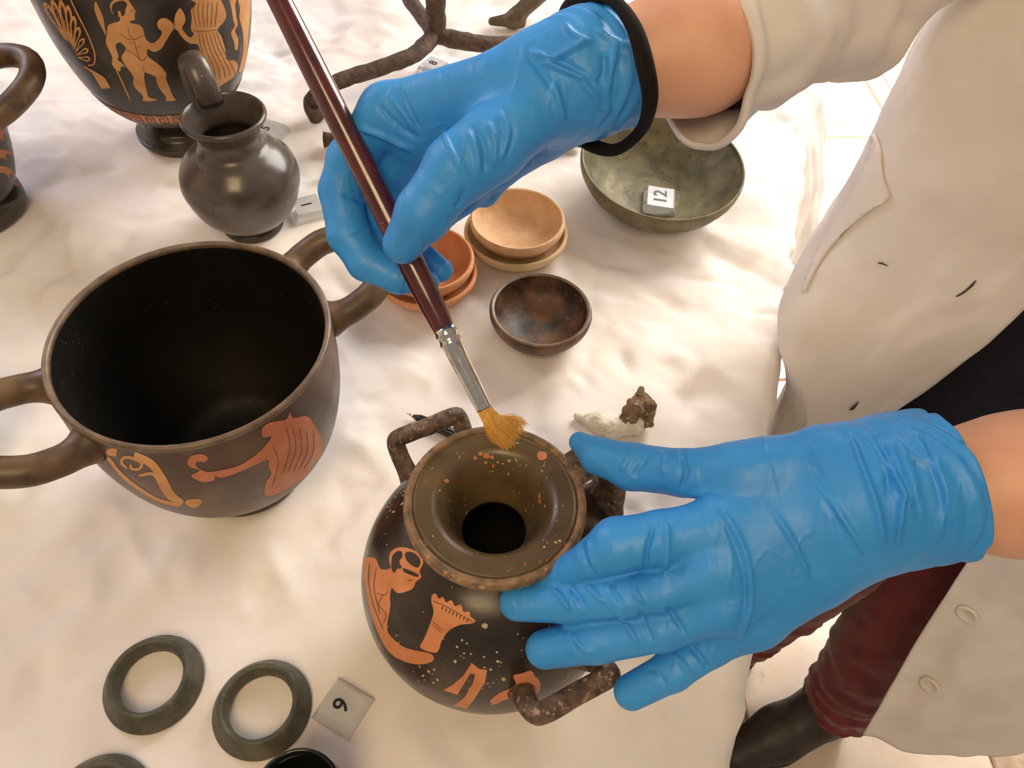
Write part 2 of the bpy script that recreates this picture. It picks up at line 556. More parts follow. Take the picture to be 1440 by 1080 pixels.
CREAM = srgb(200, 180, 140)
ORANGE = srgb(196, 116, 66)
M = dict(
    paper=mk('white_paper_cloth', srgb(240, 232, 226), srgb(230, 221, 214), 6, 0.7, bump=0.12, bscale=45, spec=0.3, bdist=0.003),
    stone=mk('pale_terrazzo', srgb(226, 208, 192), srgb(212, 190, 172), 5, 0.45, spots=((160, 0.42, 0.06, srgb(150, 120, 98), 'v'), (7, 0.60, 0.1, srgb(196, 168, 146), 'n')), bump=0.1, bscale=200),
    stone2=mk('speckled_terrazzo', srgb(196, 172, 150), srgb(170, 142, 120), 20, 0.45, spots=((140, 0.5, 0.06, srgb(110, 84, 66), 'v'),), bump=0.1, bscale=200),
    grout=mk('grout', srgb(170, 150, 132), None, rough=0.9),
    slip=mk('black_slip', srgb(38, 32, 27), srgb(60, 50, 42), 14, 0.22, 0.38, spots=((90, 0.43, 0.05, srgb(150, 130, 100), 'v'), (26, 0.70, 0.04, srgb(120, 80, 52), 'n')), bump=0.06, bscale=120),
    slip_hyd=mk('mottled_black_slip', srgb(34, 28, 22), srgb(66, 50, 36), 9, 0.2, 0.36, spots=((115, 0.50, 0.04, srgb(196, 172, 128), 'v'), (18, 0.68, 0.03, srgb(128, 84, 54), 'n')), bump=0.06, bscale=120),
    slip_rim=mk('worn_slip_painted_sheen', srgb(78, 62, 40), srgb(108, 88, 58), 12, 0.24, 0.4, spots=((120, 0.49, 0.04, srgb(196, 170, 120), 'v'), (40, 0.66, 0.03, srgb(190, 112, 66), 'n')), bump=0.06, bscale=120),  # olive base colour paints in the glaze's sheen from above; specks are wear
    lip=mk('worn_lip_clay', srgb(96, 76, 52), srgb(150, 116, 82), 60, 0.4, 0.6, spots=((60, 0.62, 0.05, srgb(196, 150, 110), 'n'),), bump=0.2, bscale=160),
    hollow=mk('black_inside_slip', srgb(15, 13, 11), srgb(24, 20, 15), 10, 0.5, 0.6, spec=0.25, spots=((60, 0.66, 0.10, srgb(62, 58, 50), 'n'), (150, 0.40, 0.03, srgb(120, 112, 96), 'v')), bump=0.1, bscale=90),
    skyphos=mk('brown_black_slip', srgb(70, 52, 40), srgb(104, 78, 60), 8, 0.3, 0.45, spots=((30, 0.68, 0.06, srgb(140, 96, 66), 'n'),), bump=0.08, bscale=90),
    skyrim=mk('worn_brown_rim', srgb(92, 74, 58), srgb(124, 102, 80), 40, 0.35, 0.5, spots=((120, 0.66, 0.06, srgb(170, 120, 80), 'n'),), bump=0.1, bscale=140),
    handle=mk('worn_brown_handle', srgb(74, 56, 38), srgb(112, 84, 54), 26, 0.35, 0.5, spots=((60, 0.64, 0.06, srgb(140, 92, 56), 'n'),), bump=0.15, bscale=120),
    encrust=mk('encrusted_handle', srgb(58, 44, 34), srgb(116, 92, 74), 60, 0.5, 0.7, spots=((90, 0.58, 0.05, srgb(170, 140, 116), 'n'), (45, 0.66, 0.04, srgb(150, 92, 58), 'n')), bump=0.5, bscale=150, bdist=0.002),
    jug=mk('dark_grey_slip', srgb(66, 57, 52), srgb(92, 80, 72), 10, 0.2, 0.32, spots=((90, 0.42, 0.04, srgb(170, 158, 140), 'v'),), bump=0.05, bscale=110),
    clay=mk('orange_clay', srgb(210, 138, 88), srgb(194, 118, 70), 30, 0.5, 0.6, bump=0.05, bscale=120),
    clay_y=mk('ochre_clay', srgb(214, 158, 96), srgb(200, 138, 80), 22, 0.5, 0.6, bump=0.05, bscale=120),
    clay_r=mk('red_clay', srgb(212, 134, 98), srgb(194, 114, 78), 30, 0.5, 0.6, bump=0.05, bscale=120),
    chip=mk('cream_chip', srgb(200, 178, 140), srgb(176, 152, 112), 90, 0.7),
    ink=mk('dark_painted_line', srgb(44, 30, 22), srgb(60, 40, 28), 60, 0.4),
    line=mk('thin_brown_line', srgb(140, 80, 44), srgb(120, 66, 38), 60, 0.5),
    beige=mk('beige_clay', srgb(222, 182, 138), srgb(206, 160, 116), 30, 0.7, spots=((70, 0.62, 0.1, srgb(196, 146, 100), 'n'),), bump=0.12, bscale=200),
    beige2=mk('pale_buff_clay', srgb(220, 190, 146), srgb(204, 170, 124), 30, 0.7, spots=((120, 0.68, 0.04, srgb(240, 228, 200), 'n'),), bump=0.12, bscale=200),
    peach=mk('peach_clay', srgb(226, 158, 108), srgb(214, 142, 94), 30, 0.7, bump=0.12, bscale=200),
    darkbowl=mk('worn_black_brown_slip', srgb(52, 42, 36), srgb(116, 80, 50), 24, 0.4, 0.55, detail=7, spots=((85, 0.63, 0.05, srgb(150, 116, 80), 'n'),), bump=0.15, bscale=150, lo=0.40, hi=0.66),
    bronze=mk('green_bronze', srgb(96, 92, 70), srgb(132, 120, 86), 24, 0.5, 0.65, spots=((50, 0.57, 0.1, srgb(82, 82, 62), 'n'), (22, 0.64, 0.1, srgb(112, 136, 104), 'n')), metal=0.25, bump=0.25, bscale=150),
    ringb=mk('dark_green_bronze', srgb(70, 70, 62), srgb(96, 92, 76), 40, 0.45, 0.6, spots=((70, 0.62, 0.06, srgb(118, 112, 86), 'n'),), metal=0.3, bump=0.4, bscale=170),
    iron=mk('rusty_iron', srgb(62, 48, 40), srgb(100, 78, 62), 50, 0.7, 0.85, bump=0.9, bscale=110, bdist=0.003),
    figb=mk('brown_bronze', srgb(78, 64, 44), srgb(98, 82, 58), 40, 0.5, metal=0.3, bump=0.2, bscale=150),
    glove=mk('blue_nitrile', srgb(48, 142, 218), srgb(58, 152, 226), 12, 0.44, 0.52, spec=0.5, bump=0.30, bscale=40, bdist=0.0024, ridge=((1.0, 0.42, 0.6), 0.15, 46, 0.5)),
    skin=mk('skin', srgb(226, 172, 140), srgb(214, 156, 124), 14, 0.5, sss=0.12, bump=0.05, bscale=300),
    hair=mk('dark_hair', srgb(52, 36, 26), srgb(36, 24, 18), 60, 0.5),
    coat=mk('off_white_cotton', srgb(232, 225, 219), srgb(222, 214, 207), 9, 0.85, sheen=0.2, bump=0.12, bscale=900, bdist=0.0006),
    coat_hole=mk('dark_slit', srgb(60, 50, 46), rough=0.9, c2=srgb(86, 76, 70), scale=200),
    button=mk('white_plastic', srgb(232, 224, 214), srgb(224, 215, 204), 30, 0.35),
    navy=mk('navy_knit', srgb(24, 24, 36), srgb(32, 31, 44), 60, 0.85, bump=0.2, bscale=400),
    velvet=mk('burgundy_velvet', srgb(108, 22, 30), srgb(86, 14, 22), 18, 0.8, sheen=0.25, bump=0.15, bscale=60),
    boot=mk('black_leather', srgb(40, 33, 30), srgb(56, 46, 42), 26, 0.45, 0.6, bump=0.25, bscale=120),
    elastic=mk('black_elastic', srgb(20, 14, 12), srgb(30, 22, 18), 200, 0.9, bump=0.4, bscale=600, spec=0.2),
    lacquer=mk('dark_red_lacquer', srgb(92, 26, 24), srgb(66, 18, 18), 22, 0.16, 0.3, coat=0.6, spots=((70, 0.68, 0.03, srgb(190, 150, 140), 'n'),)),
    nickel=mk('nickel', srgb(226, 220, 210), srgb(210, 202, 190), 60, 0.10, 0.2, metal=1),
    bristle=mk('golden_bristle', srgb(242, 190, 100), srgb(220, 160, 72), 300, 0.5),
    acrylic=mk('clear_acrylic', (0.97, 0.97, 0.96, 1), None, rough=0.08, trans=0.72, ior=1.4),
    black=mk('black_print', srgb(24, 20, 20), srgb(34, 30, 30), 60, 0.4),
    pen=mk('black_pen_plastic', srgb(24, 24, 28), srgb(32, 32, 36), 50, 0.25),
    cotton=mk('white_cotton', srgb(236, 228, 212), srgb(222, 208, 184), 70, 0.95, bump=0.8, bscale=220, bdist=0.002, spots=((55, 0.60, 0.12, srgb(196, 172, 132), 'n'),)),
    dirt=mk('dirty_cotton', srgb(150, 122, 88), srgb(98, 80, 62), 55, 0.95, bump=0.9, bscale=200, bdist=0.003, spots=((90, 0.60, 0.08, srgb(196, 176, 146), 'n'),)),
    glaze=mk('glossy_black_glaze', srgb(18, 20, 20), srgb(28, 28, 26), 20, 0.08, 0.16),
    grey=mk('grey_clay', srgb(120, 112, 100), srgb(98, 92, 84), 30, 0.6),
    plaster=mk('warm_plaster', srgb(236, 226, 212), srgb(228, 216, 200), 3, 0.9, bump=0.1, bscale=40),
    wood=mk('table_wood', srgb(150, 116, 80), srgb(126, 92, 60), 8, 0.6, stretch=(1, 8, 1)),
)

# ------------------------------------------------------------------ floor
fl = mesh_obj('floor', [(-2.2, -1.2, -0.02), (3.4, -1.2, -0.02), (3.4, 4.4, -0.02), (-2.2, 4.4, -0.02),
                        (-2.2, -1.2, -0.006), (3.4, -1.2, -0.006), (3.4, 4.4, -0.006), (-2.2, 4.4, -0.006)],
              [(3, 2, 1, 0), (4, 5, 6, 7), (0, 1, 5, 4), (1, 2, 6, 5), (2, 3, 7, 6), (3, 0, 4, 7)], M['grout'], smooth=False, origin=(0, 0, 0))
fl['kind'] = 'structure'


def slab_mesh(w, d, h=0.014, b=0.003):
    x, y = w / 2, d / 2
    v = []
    for (s, z) in ((0, -h), (0, -b), (b, 0)):
        v += [(-x + s, -y + s, z), (x - s, -y + s, z), (x - s, y - s, z), (-x + s, y - s, z)]
    f = [(8, 9, 10, 11), (3, 2, 1, 0)]
    for k in (0, 4):
        for j in range(4):
            f.append((k + j, k + (j + 1) % 4, k + 4 + (j + 1) % 4, k + 4 + j))
    return v, f


tile_me, strip_me, strip2_me = {}, None, None
ang = 0.10
ca, sa = math.cos(ang), math.sin(ang)
protos = {}
for (key, w, d, mt) in (('big', 0.386, 0.386, 'stone'), ('sx', 0.386, 0.066, 'stone2'), ('sy', 0.066, 0.386, 'stone2'), ('sq', 0.066, 0.066, 'stone')):
    v, f = slab_mesh(w, d)
    me = bpy.data.meshes.new('floor_tile')
    me.from_pydata(v, [], f)
    me.materials.append(M[mt])
    protos[key] = me
for i in range(-2, 6):
    for j in range(-2, 8):
        for key, dx, dy in (('big', 0, 0), ('sx', 0, 0.23), ('sy', 0.23, 0), ('sq', 0.23, 0.23)):
            gx, gy = 0.46 * i + dx + 0.66, 0.46 * j + dy + 0.40
            o = bpy.data.objects.new('floor_tile' if key == 'big' else 'border_tile', protos[key])
            COL.objects.link(o)
            o.parent = fl
            o.location = (gx * ca - gy * sa, gx * sa + gy * ca, 0)
            o.rotation_euler.z = ang

def wall(name, x0, x1, y0, y1, z0, z1):
    v = [(x, y, z) for z in (z0, z1) for (x, y) in ((x0, y0), (x1, y0), (x1, y1), (x0, y1))]
    o = mesh_obj(name, v, [(3, 2, 1, 0), (4, 5, 6, 7), (0, 1, 5, 4), (1, 2, 6, 5), (2, 3, 7, 6), (3, 0, 4, 7)], M['plaster'], smooth=False, origin=((x0 + x1) / 2, (y0 + y1) / 2, z0))
    o['kind'] = 'structure'


wall('wall_back', -2.3, 3.5, 4.4, 4.5, 0, 2.9)
wall('wall_left', -2.3, -2.2, -1.2, 4.4, 0, 2.9)

# ------------------------------------------------------------------ table and its paper cloth
EU = np.array([0.245, 0.9695])          # along the visible table edge
EN = np.array([-0.9695, 0.245])         # from that edge into the table
E0 = np.array([0.137, 0.0])             # a point of the edge


def tab(s, t, z=0.0):
    p = E0 + EU * s + EN * t
    return np.array([p[0], p[1], T + z])


tb = thing('work_table', tab(0.9, 0.65, -T), 'wooden table hidden under the white paper cloth', 'table')


def tbox(name, s0, s1, t0, t1, z0, z1, m, parent):
    v = [tab(s, t, z) for z in (z0, z1) for (s, t) in ((s0, t0), (s1, t0), (s1, t1), (s0, t1))]
    f = [(0, 1, 2, 3), (7, 6, 5, 4), (0, 4, 5, 1), (1, 5, 6, 2), (2, 6, 7, 3), (3, 7, 4, 0)]
    return mesh_obj(name, v, f, m, parent, smooth=False)


tbox('table_top', -0.12, 1.95, 0.03, 1.22, -0.060, -0.030, M['wood'], tb)
for s in (-0.06, 1.88):
    for t in (0.08, 1.14):
        tbox('leg', s - 0.03, s + 0.03, t - 0.03, t + 0.03, -T + 0.001, -0.060, M['wood'], tb)

# flat spots where vessels stand: (x, y, radius)
REST = []


def crumple_layer(s0, s1, t0, t1, cell, amp, seed):
    rg = np.random.default_rng(seed)
    ns, nt_ = int((s1 - s0) / cell) + 3, int((t1 - t0) / cell) + 3
    pts = []
    hs = []
    for i in range(ns):
        for j in range(nt_):
            pts.append(Vector((s0 - cell + (i + rg.uniform(0, 1)) * cell, t0 - cell + (j + rg.uniform(0, 1)) * cell)))
            hs.append(rg.uniform(-1, 1) * amp)
    r = delaunay_2d_cdt(pts, [], [], 0, 1e-5)
    orig = r[3]
    V = [Vector((v.x, v.y, hs[orig[i][0]])) for i, v in enumerate(r[0])]
    return BVHTree.FromPolygons(V, [list(f) for f in r[2]])


def build_cloth():
    s0, s1, t1 = -0.16, 2.0, 1.26
    st = 0.0046
    layers = [crumple_layer(s0, s1, -0.5, t1, 0.13, 0.0060, 1), crumple_layer(s0, s1, -0.5, t1, 0.050, 0.0050, 2),
              crumple_layer(s0, s1, -0.5, t1, 0.022, 0.0026, 3)]
    rg = np.random.default_rng(11)
    creases = []
    for _ in range(420):
        a = np.array([rg.uniform(s0, s1 - 0.5), rg.uniform(0, t1)])
        th = rg.uniform(0, math.pi)
        creases.append((a, np.array([math.cos(th), math.sin(th)]), rg.uniform(0.02, 0.11), rg.uniform(-1, 1) * 0.0044, rg.uniform(0.004, 0.010)))
    S = np.arange(s0, s1, st)
    Tt = np.concatenate([np.arange(-0.40, -0.02, 0.013), np.arange(-0.02, t1, st)])
    gs, gt = np.meshgrid(S, Tt, indexing='ij')
    CR = np.zeros_like(gs)
    for (a, d, L_, A_h, w_) in creases:
        m = (np.abs(gs - a[0]) < L_ + 0.05) & (np.abs(gt - a[1]) < L_ + 0.05)
        u_ = (gs[m] - a[0]) * d[0] + (gt[m] - a[1]) * d[1]
        v_ = (gs[m] - a[0]) * -d[1] + (gt[m] - a[1]) * d[0] + 0.12 * u_ * u_ / L_
        CR[m] += A_h * np.exp(-np.abs(v_) / w_) * np.clip(1.3 - np.abs(u_) / L_, 0, 1)
    V = []
    for si, s in enumerate(S):
        for ti, t in enumerate(Tt):
            h = CR[si, ti]
            for L in layers:
                hit = L.ray_cast(Vector((s, t, 1)), Vector((0, 0, -1)))[0]
                if hit:
                    h += hit.z
            big = noise.noise(Vector((s * 5, t * 5, 2.3)))
            h *= 0.55 + 0.9 * max(0, 0.5 + big)
            if t >= 0:
                h -= 0.003
                p = tab(s, t)
                for (x, y, r) in REST:
                    d = math.hypot(p[0] - x, p[1] - y)
                    if d < r + 0.03:
                        k = min(1, max(0, (d - r) / 0.03))
                        h = h * k + (-0.0006) * (1 - k)
                # rounded turn over the edge
                if t < 0.012:
                    h -= 0.006 * (1 - t / 0.012) ** 2
                V.append(tab(s, t, h))
            else:
                dr = -t
                fl_ = 0.24 * (1 - 0.85 * math.exp(-((s - 0.5) / 0.36) ** 2)) + 0.04 * math.exp(-((s - 1.0) / 0.2) ** 2) + (1 - math.exp(-((s - 0.5) / 0.38) ** 2)) * 0.11 * math.sin(s * 13 + 0.7) + 0.015 * math.sin(s * 31 + 2)
                out = 0.006 + fl_ * dr * (1 - 0.3 * dr) + h * 1.2
                V.append(tab(s, -out * 1.0, -0.010 - dr * 0.96))
    ns, nt_ = len(S), len(Tt)
    F = [(i * nt_ + j, i * nt_ + j + 1, (i + 1) * nt_ + j + 1, (i + 1) * nt_ + j) for i in range(ns - 1) for j in range(nt_ - 1)]
    F = [f[::-1] for f in F]
    o = mesh_obj('paper_tablecloth', V, F, M['paper'], origin=tab(0.9, 0.6))
    tag(o, 'crumpled white paper cloth covering the table and hanging over its edge', 'tablecloth')
    return o


# ------------------------------------------------------------------ vessels
def base(px, py, r=0.04, h=0.0):
    p = onz(px, py, h)
    p[2] = T
    REST.append((p[0], p[1], r))
    return p


# --- hydria (the vase being cleaned)
HC = np.array([-0.005, 0.232, T])
REST.append((HC[0], HC[1], 0.06))
hyd = thing('hydria', HC, 'squat dark painted water jar being brushed, with three handles and a wide lip', 'vase')
HP = [(0.0, 0.004), (0.043, 0.0), (0.043, 0.0), (0.047, 0.001), (0.047, 0.008), (0.047, 0.008), (0.053, 0.014), (0.075, 0.034), (0.0865, 0.058), (0.0900, 0.080),
      (0.0875, 0.105), (0.078, 0.130), (0.062, 0.150), (0.048, 0.160), (0.041, 0.165)]
hb = mesh_obj('body', *lathe(sprof(HP, 80), HC, 128), M['slip_hyd'], hyd)
HM = [(0.041, 0.164), (0.038, 0.170), (0.0395, 0.176), (0.047, 0.180), (0.0525, 0.182)]
mesh_obj('neck', *lathe(sprof(HM, 24), HC, 96), M['slip_hyd'], hyd)
HL = [(0.0520, 0.1815), (0.0545, 0.1835), (0.0548, 0.187), (0.0540, 0.1895), (0.0522, 0.1905), (0.0502, 0.1900), (0.0492, 0.1886)]
mesh_obj('lip', *lathe(sprof(HL, 24), HC, 128), M['lip'], hyd)
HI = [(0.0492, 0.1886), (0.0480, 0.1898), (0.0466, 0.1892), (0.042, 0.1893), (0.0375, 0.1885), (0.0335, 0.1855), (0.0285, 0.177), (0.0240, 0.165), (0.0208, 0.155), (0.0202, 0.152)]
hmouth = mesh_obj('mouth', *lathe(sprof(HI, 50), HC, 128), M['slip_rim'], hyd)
HN = [(0.0202, 0.152), (0.0215, 0.149), (0.04, 0.147), (0.066, 0.135), (0.082, 0.095), (0.075, 0.04), (0.04, 0.012), (0.0, 0.010)]
mesh_obj('inside', *lathe(sprof(HN, 30), HC, 64), M['hollow'], hyd)


def hpt(a, r, z):
    return HC + np.array([math.cos(a) * r, math.sin(a) * r, z])


AD = math.radians(121)      # direction of one side handle
for k in (0, 1):
    a0 = AD + k * math.pi
    w = 0.245
    half = [(1.06, 0.078, 0.098), (1.08, 0.090, 0.108), (1.05, 0.100, 0.119), (0.96, 0.1075, 0.127), (0.80, 0.1085, 0.129), (0.4, 0.1068, 0.129)]
    ctrl = [hpt(a0 + w * q, r, z) for q, r, z in half] + [hpt(a0, 0.1062, 0.129)] + [hpt(a0 - w * q, r, z) for q, r, z in half[::-1]]
    path = cr(ctrl, 52)
    rr = 0.0066 + 0.005 * np.exp(-(np.minimum(np.arange(52), 51 - np.arange(52)) / 3.6) ** 2)
    mesh_obj('side_handle', *sweep(path, rr, 16, ripple=0.10, seed=k * 5), M['encrust'], hyd)
# upright handle at the back
av = AD - math.pi / 2
ctrl = [hpt(av, 0.041, 0.176), hpt(av, 0.058, 0.186), hpt(av, 0.074, 0.183), hpt(av, 0.085, 0.167), hpt(av, 0.090, 0.145), hpt(av, 0.088, 0.118), hpt(av, 0.082, 0.10)]
side = np.array([-math.sin(av), math.cos(av), 0])
path = cr(ctrl, 30)
wv = 0.0072 + 0.007 * np.exp(-((np.arange(30) - 29) / 6) ** 2)
mesh_obj('back_handle', *sweep(path, wv, 16, flat=(1.7, 1.0), up=side, ripple=0.1, seed=3), M['encrust'], hyd)

hbv = bvh_of(hb)
q6 = lambda L: [(480 + x / 3, 720 + y / 3) for x, y in L]
paint('painted_woman', hyd, hbv, [
    ('fill', q6([(96, 200), (130, 192), (150, 203), (168, 240), (208, 238), (203, 205), (208, 172), (240, 150), (290, 155), (335, 180), (346, 215), (331, 250), (338, 275), (315, 295), (306, 318), (285, 332), (240, 342), (216, 322), (207, 350), (208, 400), (196, 470), (202, 512), (250, 560), (300, 580), (380, 598), (386, 628), (330, 642), (260, 627), (205, 592), (165, 530), (130, 440), (108, 350), (98, 260)]), 0),
    ('fill', q6([(214, 205), (222, 178), (240, 166), (256, 168), (258, 190), (246, 208), (256, 236), (236, 240), (226, 258), (214, 240)]), 1), ('fill', q6([(276, 170), (300, 170), (326, 188), (335, 212), (324, 234), (300, 226), (278, 206), (270, 186)]), 1), ('fill', q6([(262, 238), (290, 246), (326, 264), (322, 274), (290, 264), (266, 252)]), 1),
    ('line', q6([(120, 215), (118, 300), (140, 400), (180, 500)]), 1.0, 2), ('line', q6([(150, 230), (140, 320), (165, 430)]), 1.0, 2), ('line', q6([(180, 345), (160, 390), (190, 430), (175, 480)]), 1.0, 2),
    ('line', q6([(200, 330), (185, 350), (150, 340)]), 1.0, 2), ('line', q6([(280, 290), (300, 287)]), 1.4, 1)], [M['clay'], M['ink'], M['line']])
paint('painted_basket', hyd, hbv, [
    ('fill', q6([(383, 352), (400, 345), (412, 366), (430, 358), (442, 380), (465, 372), (480, 396), (505, 392), (516, 420), (540, 420), (546, 440), (566, 458), (550, 470), (500, 476), (455, 500), (425, 540), (402, 592), (335, 572), (352, 530), (376, 470), (390, 420), (381, 380)]), 0),
    ('line', q6([(388, 375), (450, 402), (555, 462)]), 0.8, 1)] +
    [('line', q6([(x, 381 + (x - 395) * 0.48), (x - 5, 396 + (x - 395) * 0.48)]), 1.9, 1) for x in range(430, 545, 15)] +
    [('line', q6([(385, 460), (430, 500)]), 0.8, 1), ('line', q6([(380, 470), (425, 508)]), 0.8, 2)], [M['clay'], M['ink'], M['line']])
paint('painted_stool', hyd, hbv, [
    ('fill', q6([(550, 635), (580, 660), (615, 665), (606, 720), (560, 790), (530, 830), (475, 815), (520, 780), (556, 720), (565, 685), (545, 680), (520, 720), (490, 770), (430, 750), (470, 728), (515, 690)]), 0, False)], [M['clay'], M['ink']])
paint('handle_scar', hyd, hbv, [
    ('fill', q6([(725, 690), (760, 680), (800, 668), (815, 690), (838, 720), (830, 765), (790, 750), (740, 780), (690, 790), (650, 810), (628, 795), (670, 760), (735, 730)]), 0)], [M['clay_r'], M['ink']])

mbv = bvh_of(hmouth)
disc = lambda x, y, r, n=9: [(x + r * math.cos(q * 2 * math.pi / n) * random.uniform(.8, 1.1), y + r * .85 * math.sin(q * 2 * math.pi / n) * random.uniform(.8, 1.1)) for q in range(n)]
for (x, y, r) in ((762, 641, 8), (684, 641, 5), (676, 638, 3.5), (692, 643, 3), (668, 644, 3), (683, 650, 2.5), (628, 676, 3.5), (618, 690, 2), (700, 650, 2)):
    paint('clay_chip', hyd, mbv, [('fill', disc(x, y, r), 0)], [M['clay']], base_off=0.00015)
for (x, y, r) in ((682, 880, 4.5), (560, 905, 2.5), (640, 930, 2.5), (668, 966, 4), (676, 945, 3), (566, 820, 2), (615, 842, 2.2), (700, 930, 2.4), (650, 900, 2), (708, 955, 3.2), (595, 950, 2)):
    paint('cream_chip', hyd, hbv, [('fill', disc(x, y, r), 0)], [M['chip']], base_off=0.00015)

# --- tall krater
KC = base(256, 190, 0.06)
kra = thing('krater', KC, 'tall red-figure krater with a standing youth and a draped woman', 'vase')
KT = (0.0, math.radians(4.0))
KC = KC + np.array([0, 0, 0.0032])
KP1 = [(0.0, 0.002), (0.049, 0.0), (0.049, 0.0), (0.051, 0.004), (0.051, 0.009), (0.051, 0.009), (0.047, 0.012), (0.042, 0.016), (0.040, 0.021), (0.033, 0.026), (0.029, 0.032), (0.029, 0.038)]
mesh_obj('foot', *lathe(sprof(KP1, 50), KC, 96, KT), M['slip'], kra)
KP = [(0.029, 0.036), (0.044, 0.041), (0.060, 0.048), (0.077, 0.067), (0.092, 0.098), (0.104, 0.140), (0.111, 0.190), (0.114, 0.245), (0.112, 0.300), (0.112, 0.33), (0.125, 0.36), (0.140, 0.375), (0.140, 0.375), (0.140, 0.385), (0.133, 0.386), (0.12, 0.365), (0.105, 0.33), (0.103, 0.2), (0.07, 0.085), (0.0, 0.06)]
kb = mesh_obj('body', *lathe(sprof(KP, 110), KC, 128, KT), M['slip'], kra)
for s in (-1, 1):
    a0 = math.radians(35 if s > 0 else 215)
    kp = lambda a, r, z: KC + np.array([math.cos(a) * r, math.sin(a) * r, z])
    ctrl = [kp(a0 - 0.4, 0.106, 0.26), kp(a0 - 0.36, 0.145, 0.285), kp(a0 - 0.15, 0.165, 0.30), kp(a0 + 0.15, 0.165, 0.30), kp(a0 + 0.36, 0.145, 0.285), kp(a0 + 0.4, 0.106, 0.26)]
    mesh_obj('handle', *sweep(cr(ctrl, 30), 0.0105, 14), M['slip'], kra)
kbv = bvh_of(kb)
S8 = 330 / 1440
q8 = lambda L: [(30 + x * S8, y * S8) for x, y in L]
PM = [M['clay_y'], M['ink'], M['line']]
paint('painted_youth', kra, kbv, [
    ('fill', q8([(545, 30), (560, 5), (600, -12), (650, -5), (672, 20), (690, 50), (703, 70), (695, 85), (697, 118), (680, 125), (666, 130), (674, 142), (720, 150), (745, 175), (760, 230), (788, 260), (815, 262), (850, 228), (862, 196), (836, 165), (838, 130), (865, 110), (900, 118), (930, 145), (935, 175), (915, 205), (885, 255), (855, 300), (815, 318), (776, 300), (772, 330), (788, 355), (830, 385), (872, 425), (890, 458), (886, 480), (910, 540), (930, 590), (946, 614), (892, 618), (885, 590), (850, 545), (830, 500), (824, 472), (780, 450), (756, 446), (756, 500), (770, 560), (782, 595), (832, 610), (800, 619), (745, 616), (748, 590), (705, 545), (686, 510), (688, 470), (660, 430), (626, 380), (615, 345), (635, 315), (640, 290), (612, 262), (586, 265), (580, 290), (596, 340), (592, 365), (616, 385), (640, 412), (616, 406), (606, 436), (590, 430), (570, 415), (556, 385), (560, 360), (546, 320), (520, 260), (525, 215), (530, 160), (560, 142), (600, 130), (606, 106), (588, 98), (560, 80), (548, 55)]), 0),
    ('fill', q8([(556, 60), (562, 25), (590, 8), (630, 4), (650, 28), (640, 50), (633, 90), (616, 94), (606, 66), (592, 72), (596, 100), (574, 90)]), 1),
    ('line', q8([(655, 160), (660, 210), (690, 235)]), 0.9, 2), ('line', q8([(600, 200), (650, 235), (700, 240), (745, 215)]), 0.9, 2), ('line', q8([(690, 240), (705, 300), (735, 370)]), 0.9, 2),
    ('line', q8([(640, 300), (690, 330), (740, 370), (780, 330)]), 0.9, 2), ('line', q8([(660, 260), (690, 265)]), 0.8, 2), ('line', q8([(700, 290), (740, 280)]), 0.8, 2),
    ('line', q8([(750, 400), (752, 440)]), 0.9, 2), ('line', q8([(840, 480), (870, 475)]), 0.8, 2), ('line', q8([(700, 500), (730, 505)]), 0.8, 2), ('line', q8([(670, 62), (690, 64)]), 1.0, 1)], PM)
paint('painted_spear', kra, kbv, [('fill', q8([(452, 12), (466, 24), (500, 100), (510, 150), (520, 216), (505, 192), (484, 150), (470, 118), (450, 60)]), 0), ], PM)
paint('painted_spear_shaft', kra, kbv, [('line', q8([(578, 415), (620, 505), (668, 612)]), 1.8, 0)], PM)
paint('painted_woman', kra, kbv, [
    ('fill', q8([(1030, -12), (1072, 20), (1040, 60), (1045, 110), (1040, 180), (1058, 206), (1035, 230), (1008, 206), (986, 172), (1005, 130), (1000, 90), (975, 50), (955, 70), (940, 110), (940, 170), (960, 190), (985, 226), (1030, 265), (1076, 270), (1092, 300), (1112, 380), (1130, 470), (1142, 530), (1170, 562), (1200, 542), (1290, 480), (1320, 440), (1326, 396), (1305, 370), (1260, 365), (1250, 300), (1225, 220), (1202, 182), (1236, 140), (1256, 100), (1246, 50), (1228, 10), (1200, -12)]), 0)] +
    [('line', q8([(1085 + k * 22, 195), (1105 + k * 26, 300), (1150 + k * 30, 420), (1160 + k * 30, 500 - k * 8)]), 0.9, 2) for k in range(6)] +
    [('line', q8([(1060 + k * 28, 10), (1056 + k * 28, 80), (1075 + k * 22, 165)]), 0.9, 2) for k in range(6)] +
    [('line', q8([(1045, 185), (1120, 190), (1200, 180)]), 1.0, 2)], PM)
paint('painted_companion', kra, kbv, [
    ('fill', q8([(1275, -12), (1290, 60), (1300, 130), (1308, 160), (1286, 200), (1304, 260), (1310, 306), (1326, 300), (1330, 240), (1310, 190), (1326, 150), (1318, 90), (1310, 30), (1318, -12)]), 0),
    ('fill', q8([(1330, -12), (1340, 50), (1336, 110), (1358, 200), (1360, 300), (1346, 380), (1334, 436), (1352, 442), (1376, 370), (1386, 300), (1392, 200), (1402, 90), (1398, -12)]), 0)], PM)
pal = []
pal.append(('fill', q8([(100, -10), (292, -10), (345, 100), (405, 215), (440, 310), (446, 390), (400, 394), (350, 372), (300, 310), (235, 240), (170, 150)]), 1))
pc = np.array([300, 285.0])
